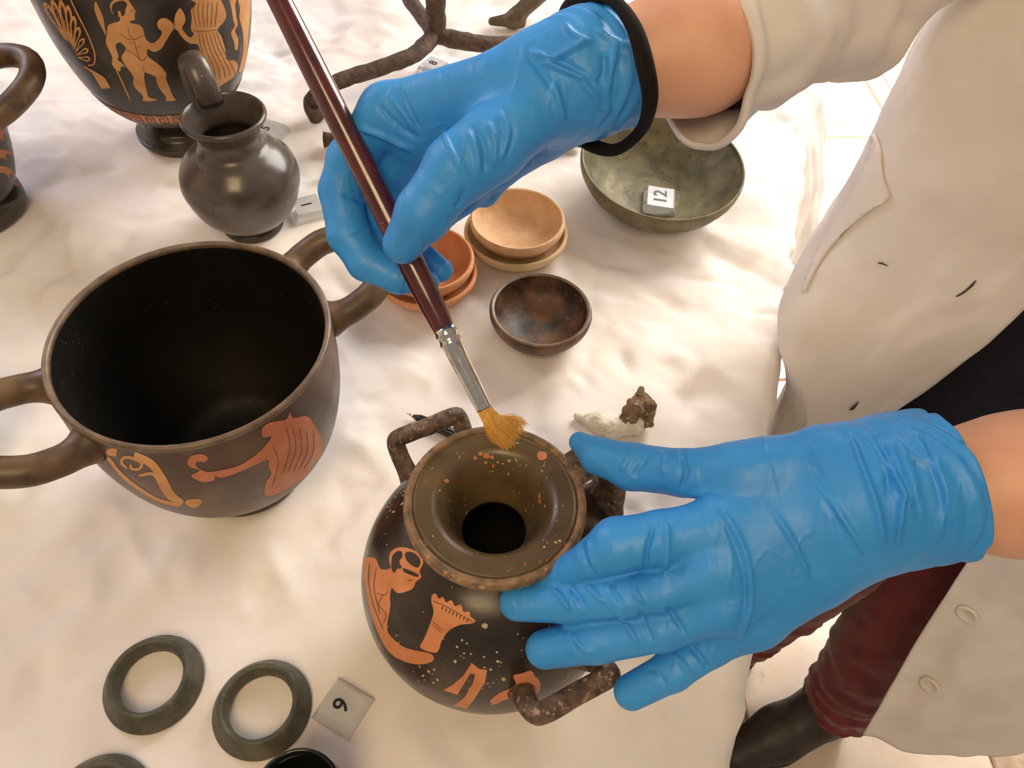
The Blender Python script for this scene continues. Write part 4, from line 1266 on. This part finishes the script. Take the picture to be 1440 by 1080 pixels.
GL_w = [(q8b([(575, 110), (660, 330), (690, 480)]), 5, .0022), (q8b([(620, 120), (735, 290), (738, 340), (715, 485)]), 5, .0024), (q8b([(480, 250), (600, 420), (640, 490)]), 5, .0016),
        (q8b([(370, 350), (440, 460), (480, 560)]), 4, .0012), (q8b([(220, 335), (290, 460), (312, 600), (270, 760)]), 4, .0015), (q8b([(205, 335), (274, 470), (297, 610), (258, 740)]), 4, -.0008),
        (q8b([(540, 105), (700, 170), (820, 230)]), 6, .0016), (q8b([(700, 120), (760, 260), (800, 420)]), 7, .0018), (q8b([(800, 100), (830, 260), (880, 440)]), 6, -.0010), (q8b([(640, 110), (690, 200), (700, 330)]), 5, -.0014),
        (q8b([(740, 100), (860, 300), (820, 470)]), 5, .0014), (q8b([(450, 130), (520, 300), (590, 480)]), 6, -.0010),
        (q4b([(470, 210), (500, 160), (530, 130)]), 4, .0012), (q4b([(515, 225), (545, 180), (570, 140)]), 4, -.0012), (q4b([(610, 220), (625, 170), (600, 130)]), 4, .0010), (q4b([(680, 110), (700, 200), (680, 280)]), 4, -.0016),
        (q4b([(560, 545), (566, 470), (590, 375)]), 3.5, -.0020), (q4b([(628, 365), (634, 450), (628, 600)]), 4, .0016), (q4b([(330, 430), (345, 500), (380, 570)]), 4, -.0012), (q4b([(360, 430), (372, 500), (400, 560)]), 3.5, .0009),
        (q4b([(230, 600), (270, 640), (300, 690)]), 4, .0014), (q4b([(290, 590), (330, 640), (350, 680)]), 4, -.0012), (q4b([(350, 590), (380, 620), (420, 660)]), 4, .0012), (q4b([(440, 570), (450, 620), (480, 670)]), 4, -.0012), (q4b([(520, 560), (525, 620), (560, 660)]), 4, .0012),
        (q4b([(310, 760), (330, 800), (380, 840)]), 4, .0012), (q4b([(460, 680), (500, 740), (540, 810)]), 4, .0014), (q4b([(540, 680), (560, 740), (590, 800)]), 4, -.0010), (q4b([(630, 670), (660, 710), (700, 770)]), 4, -.0016),
        (q4b([(560, 880), (600, 900), (640, 960)]), 4, -.0010), (q4b([(640, 820), (690, 870), (720, 920)]), 4, .0012), (q4b([(700, 790), (750, 850), (780, 890)]), 4, -.0014), (q4b([(680, 290), (780, 290), (860, 400)]), 6, .0010)]
V, Fq = glove(GL_palm, GL_f, GL_cuff, ec, en, GL_w)
g1 = mesh_obj('glove', V, Fq, M['glove'], per)
g1['label'] = 'blue glove spread over the shoulder of the jar'

# upper hand, holding the brush
GR_palm = [[(810, 92, .452, 50), (700, 122, .450, 46), (545, 158, .470, 38)],
           [(810, 105, .452, 52), (590, 185, .478, 38)],
           [(805, 125, .462, 50), (640, 210, .496, 36)],
           [(800, 140, .472, 46), (760, 182, .482, 44), (690, 230, .505, 38)],
           [(790, 130, .447, 46), (690, 205, .436, 48), (650, 235, .436, 46)]]
GR_f = [[(690, 205, .438, 48), (640, 240, .434, 44), (596, 300, .440, 40), (566, 343, .453, 28)],
        [(545, 158, .470, 38), (492, 225, .492, 32), (478, 268, .497, 29), (490, 330, .497, 29), (515, 368, .497, 27), (560, 390, .497, 23), (602, 397, .497, 16)],
        [(590, 185, .478, 38), (545, 255, .512, 31), (535, 300, .518, 29), (570, 350, .514, 27), (620, 380, .508, 17)],
        [(640, 210, .496, 36), (605, 275, .525, 28), (615, 300, .530, 25), (650, 280, .530, 23)],
        [(690, 230, .505, 36), (662, 264, .528, 25), (680, 268, .535, 22), (705, 244, .53, 21)]]
GR_cuff = [(775, 118, .460, 74), (830, 102, .460, 80), (950, 76, .460, 90)]
ec2 = P(887, 90, .448)
en2 = P(950, 70, .450) - ec2
en2 /= np.linalg.norm(en2)
q7 = lambda L: [(700 + x * .25, y * .25) for x, y in L]
qh = lambda L: [(440 + x * .3242, 90 + y * .3242) for x, y in L]
GR_w = [(q7([(180, 280), (300, 330), (450, 260), (500, 235)]), 4, .0024), (q7([(370, 130), (430, 200), (530, 250)]), 4, .0020), (q7([(230, 340), (380, 400), (520, 450)]), 4, .0018), (q7([(250, 300), (430, 380), (560, 500)]), 5, -.0012),
        (q7([(590, 280), (600, 400), (560, 480)]), 4, -.0014), (q7([(660, 200), (640, 350), (620, 560)]), 5, .0014), (q7([(540, 150), (640, 220), (740, 260)]), 5, .0012), (q7([(300, 450), (340, 560), (370, 700)]), 5, .0016), (q7([(160, 300), (260, 420), (320, 520)]), 5, -.0012),
        (q7([(700, 300), (660, 450), (640, 620)]), 5, -.0012), (q7([(450, 420), (560, 560), (640, 640)]), 5, .0012),
        (qh([(270, 160), (360, 260), (460, 330)]), 4, -.0012), (qh([(330, 130), (400, 220), (465, 310)]), 4, .0012), (qh([(190, 275), (300, 310), (450, 385)]), 4, .0016), (qh([(560, 270), (600, 380), (680, 500)]), 4, .0014), (qh([(660, 270), (710, 380), (720, 490)]), 4, .0014), (qh([(690, 250), (745, 370), (745, 480)]), 4, -.0012),
        (qh([(740, 230), (790, 340), (780, 460)]), 4, .0014), (qh([(800, 200), (845, 300), (800, 450)]), 4, .0016), (qh([(830, 200), (870, 290), (830, 430)]), 4, -.0010), (qh([(120, 570), (180, 580), (230, 610)]), 3.5, -.0010), (qh([(150, 740), (200, 720), (270, 720)]), 3.5, .0010), (qh([(660, 520), (640, 600), (610, 630)]), 4, -.0012),
        (qh([(380, 100), (420, 200), (470, 300)]), 4, -.0010)]
V, Fq = glove(GR_palm, GR_f, GR_cuff, ec2, en2, GR_w, kj=0.007)
g2 = mesh_obj('glove', V, Fq, M['glove'], per)
g2['label'] = 'blue glove pinching the brush handle'

# body: one continuous figure under the clothes
W_L, F_L = P(1250, 692, .418), P(1440, 681, .413)
EL = pw(0.10, 0.235, 0.28)
EL = F_L + (F_L - W_L) / np.linalg.norm(F_L - W_L) * 0.13 + np.array([0, 0, 0.01])
SH_L = pw(0.185, 0.02, 0.53)
W_R, F_R = P(800, 112, .450), P(980, 66, .458)
ER = P(1190, -35, .540)
SH_R = pw(-0.185, 0.03, 0.53)


def body_fn(p):
    prims = [
        [(pw(0.06, 0.0, 0.10), .125), (pw(0.03, 0.01, 0.26), .112), (pw(0.0, 0.02, 0.42), .118), (pw(0.0, 0.03, 0.52), .085), (pw(0.0, 0.07, 0.62), .052), (pw(0, 0.095, 0.66), .05)],
        [(pw(-0.07, 0.0, 0.11), .105), (pw(0.15, 0.0, 0.11), .105)],
        [(pw(-0.10, 0.02, 0.44), .09), (pw(0.10, 0.02, 0.44), .09)],
        [(pw(-0.06, 0.02, 0.53), .055), (SH_R, .052), (ER, .037), (F_R, .0345), (W_R, .027)],
        [(pw(0.06, 0.02, 0.53), .055), (SH_L, .052), (EL, .043), (F_L, .0345), (W_L, .028)],
    ]
    for a in LEGS:
        prims.append([(a[0], .068), (a[1], .044), (a[1] * .5 + a[2] * .5, .042), (a[2], .036), (a[2] - np.array([0, 0, 0.05]), .034)])
    d = None
    for c in prims:
        dd = None
        for (A, ra_), (B, rb_) in zip(c[:-1], c[1:]):
            s = seg(p, A, B, ra_, rb_)
            dd = s if dd is None else smin(dd, s, 0.02)
        d = dd if d is None else smin(d, dd, 0.03)
    # head with brow, nose, chin, ears
    hc = pw(0, 0.125, 0.735)
    fwd = np.array([FH[0] * .85, FH[1] * .85, -0.5])
    fwd /= np.linalg.norm(fwd)
    lft = np.array([LH[0], LH[1], 0])
    upv = np.cross(lft, fwd)
    upv = upv if upv[2] > 0 else -upv
    hl = lambda l, f_, u_: hc + lft * l + fwd * f_ + upv * u_
    hd = smin(seg(p, hl(0, -0.02, 0.03), hl(0, 0.015, 0.03), .082, .078), seg(p, hl(0, 0.02, -0.02), hl(0, 0.05, -0.085), .066, .036), 0.03)
    hd = smin(hd, seg(p, hl(0, 0.085, 0.0), hl(0, 0.108, -0.035), .008, .011), 0.012)
    hd = smin(hd, seg(p, hl(-0.022, 0.078, -0.072), hl(0.022, 0.078, -0.072), .009, .009), 0.008)
    for s_ in (-1, 1):
        hd = np.maximum(hd, -(np.linalg.norm(p - hl(s_ * .032, .098, .002).astype(np.float32), axis=1) - .017))
        hd = smin(hd, np.linalg.norm(p - hl(s_ * .031, .076, .0).astype(np.float32), axis=1) - .0125, 0.002)
        hd = smin(hd, seg(p, hl(s_ * .080, -.005, .015), hl(s_ * .076, .0, -.03), .013, .009), 0.008)
    return smin(d, hd, 0.02)


def legpts(ank, kn, hip):
    return [hip, kn, ank]


A1 = onz(1180, 985, -.64)
K1_ = onz(1316, 800, -.30)
A2 = onz(1046, 884, -.62)
K2_ = pw(-0.035, 0.090, -.30)
LEGS = [legpts(A1, K1_, pw(0.145, 0.0, 0.06)), legpts(A2, K2_, pw(-0.04, 0.0, 0.06))]
V, Fq, _ = sdf_mesh(body_fn, (-0.02, 0.12, 0.04), (1.0, 0.85, T + 0.92), 0.0075)
mesh_obj('body', V, Fq, M['skin'], per)
hc = pw(0, 0.125, 0.735)
fwd = np.array([FH[0] * .85, FH[1] * .85, -0.5]); fwd /= np.linalg.norm(fwd)
lft = np.array([LH[0], LH[1], 0]); upv = np.cross(lft, fwd); upv = upv if upv[2] > 0 else -upv
def hair_fn(p):
    hl = lambda l, f_, u_: hc + lft * l + fwd * f_ + upv * u_
    d = smin(seg(p, hl(0, -0.03, 0.035), hl(0, 0.005, 0.045), .092, .084), seg(p, hl(0, -0.08, -0.02), hl(0, -0.10, -0.05), .045, .05), 0.03)
    cut = ((p - hl(0, 0.045, 0.02).astype(np.float32)) @ (fwd * .9 - upv * .55).astype(np.float32))
    return np.maximum(d, cut)
V, Fq, _ = sdf_mesh(hair_fn, hc - 0.19, hc + 0.19, 0.006)
mesh_obj('hair', V, Fq, M['hair'], per)


# dark top under the coat
def torso_ring(z, hw, hd, lat, fr, n=64):
    a = np.linspace(0, 2 * math.pi, n, endpoint=False)
    return np.array([pw(lat + hw * math.cos(q), fr + hd * math.sin(q), z) for q in a])


rings = [torso_ring(*t) for t in ((-0.145, .182, .150, .05, 0.004), (-0.08, .180, .148, .05, 0.004), (0.02, .174, .138, .05, 0), (0.10, .168, .130, .05, 0), (0.25, .150, .125, .03, .01), (0.42, .165, .125, 0, .02), (0.52, .13, .095, 0, .03), (0.57, .075, .065, 0, .05))]
R_ = cr(np.array([r.ravel() for r in rings]), 40).reshape(-1, 3)
n = 64
fs = [(i * n + j, i * n + (j + 1) % n, (i + 1) * n + (j + 1) % n, (i + 1) * n + j) for i in range(39) for j in range(n)]
mesh_obj('dark_top', R_, fs, M['navy'], per)

# burgundy trousers, one garment
tv = []
for k, (hip, kn, ank) in enumerate(LEGS):
    hem = ank + (ank - kn) / np.linalg.norm(ank - kn) * 0.012
    path = cr([hip + np.array([0, 0, 0.03]), hip * .45 + kn * .55, kn, kn * .5 + ank * .5, kn * .12 + ank * .88, hem], 90)
    s = np.linspace(0, 1, 90)
    rr = np.interp(s, [0, .35, .55, .75, .9, 1], [.085, .070, .064, .057, .054, .052])
    fold = 0.0028 * np.sin(s * 80 + 4.5 * np.sin(s * 17)) * np.clip((s - .6) / .3, 0, 1)
    rr = rr + fold
    v, f = sweep(path, rr, 48, caps=False)
    cl = np.repeat(path, 48, 0)
    dv = (v - cl) / np.linalg.norm(v - cl, axis=1)[:, None]
    sv = np.repeat(s, 48)
    dk = np.array([noise.noise(Vector((a * 22 + k * 9, b * 22, c * 30))) * 0.006 + noise.noise(Vector((a * 60, b * 60 + c * 40, c * 85 + a * 50))) * 0.0045 for a, b, c in v])
    v = v + dv * (dk * np.clip(sv * 1.8 - .4, 0.2, 1))[:, None]
    vi, fi = sweep(path[::-1][:6], (rr[::-1] - 0.004)[:6], 40, caps=False)
    tv.append(join((v, f), (vi, fi)))
wr = [torso_ring(*t, n=40) for t in ((0.0, .155, .118, .05, 0), (0.08, .158, .122, .05, 0), (0.17, .152, .118, .045, 0))]
wv_ = np.vstack(wr)
wf = [(i * 40 + j, i * 40 + (j + 1) % 40, (i + 1) * 40 + (j + 1) % 40, (i + 1) * 40 + j) for i in range(2) for j in range(40)]
mesh_obj('trousers', *join(*tv, (wv_, wf)), M['velvet'], per)

# boots
for k, (hip, kn, ank) in enumerate(LEGS):
    gz = np.array([ank[0], ank[1], 0.0])
    toe_dir = np.array([-0.90, -0.42, 0]) if k == 0 else np.array([-0.95, -0.30, 0])
    toe_dir /= np.linalg.norm(toe_dir)
    a_ = ank + np.array([0, 0, 0.05])
    heel = gz - toe_dir * 0.02 + np.array([0, 0, 0.042])
    mid = gz + toe_dir * 0.085 + np.array([0, 0, 0.040])
    toe = gz + toe_dir * 0.165 + np.array([0, 0, 0.032])
    ins_ = gz + toe_dir * 0.03 + np.array([0, 0, 0.075])

    def bfn(p, heel=heel, mid=mid, toe=toe, ins_=ins_, a_=a_):
        d = smin(seg(p, a_, gz + np.array([0, 0, 0.07]), .045, .043), seg(p, heel, mid, .036, .040), 0.02)
        d = smin(d, seg(p, ins_, mid, .038, .032), 0.02)
        d = smin(d, seg(p, mid, toe, .040, .031), 0.015)
        d = np.maximum(d, 0.014 - p[:, 2])
        return np.maximum(d, p[:, 2] - (a_[2] + 0.0))
    V, Fq, _ = sdf_mesh(bfn, np.min([heel, mid, toe, a_], 0) - 0.07, np.max([heel, mid, toe, a_], 0) + 0.07, 0.004)
    bo = mesh_obj('boot', V, Fq, M['boot'], per)

    def sfn(p, heel=heel, mid=mid, toe=toe):
        f2 = lambda q: np.array([q[0], q[1], 0.012])
        d = smin(seg(p, f2(heel), f2(mid), .037, .042), seg(p, f2(mid), f2(toe), .042, .032), 0.01)
        return np.maximum(np.maximum(d, 0.0015 - p[:, 2]), p[:, 2] - 0.018)
    V, Fq, _ = sdf_mesh(sfn, np.min([heel, toe, mid], 0) - np.array([.07, .07, .05]), np.max([heel, toe, mid], 0) + np.array([.07, .07, .0]), 0.004)
    mesh_obj('sole', V, Fq, M['pen'], bo)

# lab coat: open front, right panel reaching forward to the table, rolled sleeve
LV = [  # z, [(lat, front) from right front edge round the back to the left front edge]
    (0.55, [(-.035, .085), (-.08, .08), (-.13, .06), (-.15, .02), (-.13, -.04), (-.06, -.075), (.06, -.075), (.13, -.04), (.15, .02), (.12, .06), (.07, .08), (.035, .085)]),
    (0.46, [(-.03, .125), (-.09, .125), (-.160, .10), (-.195, .03), (-.16, -.07), (-.07, -.115), (.07, -.115), (.16, -.07), (.19, .03), (.15, .10), (.08, .125), (.02, .13)]),
    (0.32, [(-.045, .140), (-.12, .140), (-.210, .121), (-.233, .03), (-.18, -.08), (-.07, -.13), (.07, -.13), (.17, -.08), (.205, .03), (.17, .10), (.10, .135), (.01, .145)]),
    (0.15, [(-.052, .150), (-.12, .155), (-.215, .140), (-.235, .04), (-.18, -.09), (-.06, -.145), (.10, -.145), (.20, -.09), (.235, .03), (.19, .11), (.11, .155), (.022, .155)]),
    (0.05, [(-.068, .146), (-.13, .170), (-.210, .185), (-.235, .07), (-.18, -.09), (-.06, -.15), (.11, -.15), (.215, -.09), (.245, .03), (.20, .11), (.12, .160), (.034, .160)]),
    (-.05, [(-.087, .145), (-.12, .168), (-.160, .190), (-.205, .09), (-.19, -.08), (-.06, -.155), (.12, -.155), (.23, -.09), (.26, .03), (.215, .115), (.13, .165), (.045, .165)]),
    (-.20, [(-.100, .145), (-.12, .162), (-.150, .180), (-.195, .08), (-.19, -.08), (-.06, -.16), (.13, -.16), (.25, -.09), (.28, .03), (.235, .125), (.15, .180), (.066, .185)]),
    (-.33, [(-.105, .148), (-.12, .165), (-.145, .180), (-.19, .08), (-.19, -.08), (-.06, -.165), (.14, -.165), (.265, -.09), (.298, .03), (.255, .130), (.175, .195), (.088, .215)]),
    (-.45, [(-.105, .150), (-.12, .168), (-.145, .180), (-.185, .08), (-.19, -.08), (-.06, -.17), (.14, -.17), (.275, -.09), (.315, .03), (.272, .135), (.195, .205), (.110, .243)]),
]
NR, NCc = 130, 260
rows = []
for z, pl in LV:
    q = cr(np.array(pl), NCc)
    rows.append(np.column_stack([q, np.full(NCc, z)]).ravel())
G = cr(np.array(rows), NR).reshape(NR, NCc, 3)
V = np.zeros((NR, NCc, 3))
for i in range(NR):
    for j in range(NCc):
        lat, fr, z = G[i, j]
        w = pw(lat, fr, z)
        u_ = j / (NCc - 1)
        hang = min(1, max(0, (0.35 - z) / 0.5))
        # vertical soft folds growing towards the hem, diagonal pull folds on the panels
        k = 0.008 * hang * (noise.noise(Vector((u_ * 26, z * 1.6, 3.1)))) + 0.009 * noise.noise(Vector((u_ * 11 + z * 6, z * 5 - u_ * 9, 7.7))) + 0.0022 * noise.noise(Vector((u_ * 60 + z * 14, z * 30 - u_ * 20, 1.7)))
        dn = np.array([w[0] - pw(0.03, 0, z)[0], w[1] - pw(0.03, 0, z)[1], 0])
        dn /= np.linalg.norm(dn)
        V[i, j] = w + dn * k
Vc = V.reshape(-1, 3)
Fc = [(i * NCc + j, i * NCc + j + 1, (i + 1) * NCc + j + 1, (i + 1) * NCc + j) for i in range(NR - 1) for j in range(NCc - 1)]
coat = mesh_obj('lab_coat', Vc, Fc, M['coat'], per)
sm = coat.modifiers.new('thickness', 'SOLIDIFY')
sm.thickness = 0.0025
cbv = bvh_of(coat)

# sleeves
def sleeve(name, cs, n=72, label=None):
    """cs: list of (centre, radius, normal)"""
    rows = []
    ref = None
    for (c_, r_, nn) in cs:
        nn = nn / np.linalg.norm(nn)
        a1 = np.array([0, 0, 1.0]) - nn * nn[2]
        a1 /= np.linalg.norm(a1)
        a2 = np.cross(nn, a1)
        a = np.linspace(0, 2 * math.pi, n, endpoint=False)
        rows.append((c_ + np.outer(np.cos(a) * r_, a1) + np.outer(np.sin(a) * r_, a2)).ravel())
    m = 70
    G = cr(np.array(rows), m).reshape(m, n, 3)
    cen = G.mean(1)
    for i in range(m):
        for j in range(n):
            d = G[i, j] - cen[i]
            L = np.linalg.norm(d)
            k = 0.010 * noise.noise(Vector((G[i, j] * 18).tolist())) + 0.0045 * noise.noise(Vector((G[i, j] * 46).tolist())) + 0.003 * math.sin(i * 0.55 + 2.2 * math.sin(j * 2 * math.pi / n + i * 0.1))
            G[i, j] += d / L * k
    # turned-up cuff lip
    lip = G[0] - (G[0] - cen[0]) * 0.05
    Vv = np.vstack([lip[None] + (G[2] - G[0]).mean(0) * 0.0, G]).reshape(-1, 3)
    F = [(i * n + j, (i + 1) * n + j, (i + 1) * n + (j + 1) % n, i * n + (j + 1) % n) for i in range(m) for j in range(n)]
    o = mesh_obj(name, Vv, F, M['coat'], per)
    s = o.modifiers.new('thickness', 'SOLIDIFY')
    s.thickness = 0.0025
    return o


nax = P(1080, 40, .50) - P(985, 70, .47)
nax = nax / np.linalg.norm(nax)
c1 = P(982, 84, .462)
sleeve('rolled_sleeve', [(c1, .0430, nax), (P(1020, 62, .474), .0475, nax), (P(1078, 32, .490), .0495, nax), (P(1140, -10, .515), .053, nax), (ER + np.array([0.005, 0.005, 0]), .060, nax + np.array([0.2, 0.3, 0.3])),
                        (ER * .5 + SH_R * .5, .068, SH_R - ER), (SH_R + np.array([0, 0, -0.01]), .080, np.array([0.7, -0.45, 0.25])), (pw(-0.10, 0.02, 0.50), .085, np.array([0.8, -0.6, 0.1]))])
nl = EL - F_L
sleeve('rolled_sleeve', [(F_L * .25 + EL * .75, .056, nl), (EL, .062, nl + (SH_L - EL)), (EL * .5 + SH_L * .5, .068, SH_L - EL), (SH_L + np.array([0, 0, -0.01]), .080, np.array([-0.8, 0.55, 0.25])), (pw(0.10, 0.02, 0.50), .085, np.array([-0.8, 0.6, 0.1]))])

# coat details
qc = lambda L: [(980 + x * .5556, y * .5556) for x, y in L]
pf = paint('pocket_flap', coat, cbv, [('fill', qc([(452, 340), (468, 372), (472, 420), (478, 460), (489, 500), (440, 535), (385, 580), (328, 645), (290, 712), (274, 742), (278, 716), (306, 650), (352, 572), (406, 472), (444, 395)]), 0)], [M['coat'], M['coat_hole']], base_off=0.004)
if pf:
    s = pf.modifiers.new('thickness', 'SOLIDIFY')
    s.thickness = 0.003
for L in ([(656, 748), (680, 732), (708, 706), (700, 722), (672, 744)], [(384, 1034), (395, 1024), (410, 1012), (398, 1032)], [(458, 664), (470, 662), (488, 672), (470, 667)]):
    paint('buttonhole', coat, cbv, [('fill', qc(L), 0)], [M['coat_hole']], base_off=0.002)
for (bx, by) in ((1362, 862), (1309, 962), (1245, 1075)):
    h = cast(cbv, bx, by, 0.0015)
    if h is None:
        continue
    hh, nrm, _, _ = cbv.ray_cast(Vector(_c), Vector(ray(bx, by)).normalized())
    if nrm.dot(Vector(ray(bx, by))) > 0:
        nrm = -nrm
    R3 = np.array(nrm.to_track_quat('Z', 'Y').to_matrix())
    bp_ = [(0.0, 0.0022), (0.0070, 0.0022), (0.0085, 0.0034), (0.0105, 0.0034), (0.0115, 0.002), (0.0110, 0.0), (0.0, -0.001)]
    v, f = lathe(bp_, (0, 0, 0), 40)
    for hx, hy in ((-.002, -.002), (.002, -.002), (.002, .002), (-.002, .002)):
        pass
    bo = mesh_obj('button', v @ R3.T + h, f, M['button'], coat)

# hair tie round the wrist
ctrl = [(792, 30, .505), (804, 6, .475), (832, -5, .446), (864, 2, .424), (891, 38, .409), (907, 90, .406), (914, 140, .416), (902, 182, .446), (868, 210, .468), (835, 205, .486), (812, 186, .502), (800, 150, .511), (794, 100, .513), (789, 60, .510)]
path = cr([P(t[0], t[1], t[2] - 0.012) for t in ctrl], 90, True)
path = np.vstack([path, path[:1]])
rr = 0.0040 + 0.0007 * np.sin(np.linspace(0, 2 * math.pi, 91) * 3 + 1)
o = mesh_obj('hair_tie', *sweep(path, rr, 14, caps=False), M['elastic'], origin=path.mean(0))
tag(o, 'black elastic hair tie hanging loosely round the gloved wrist', 'hair tie')

for o in bpy.data.objects:
    if '_org' in o:
        del o['_org']
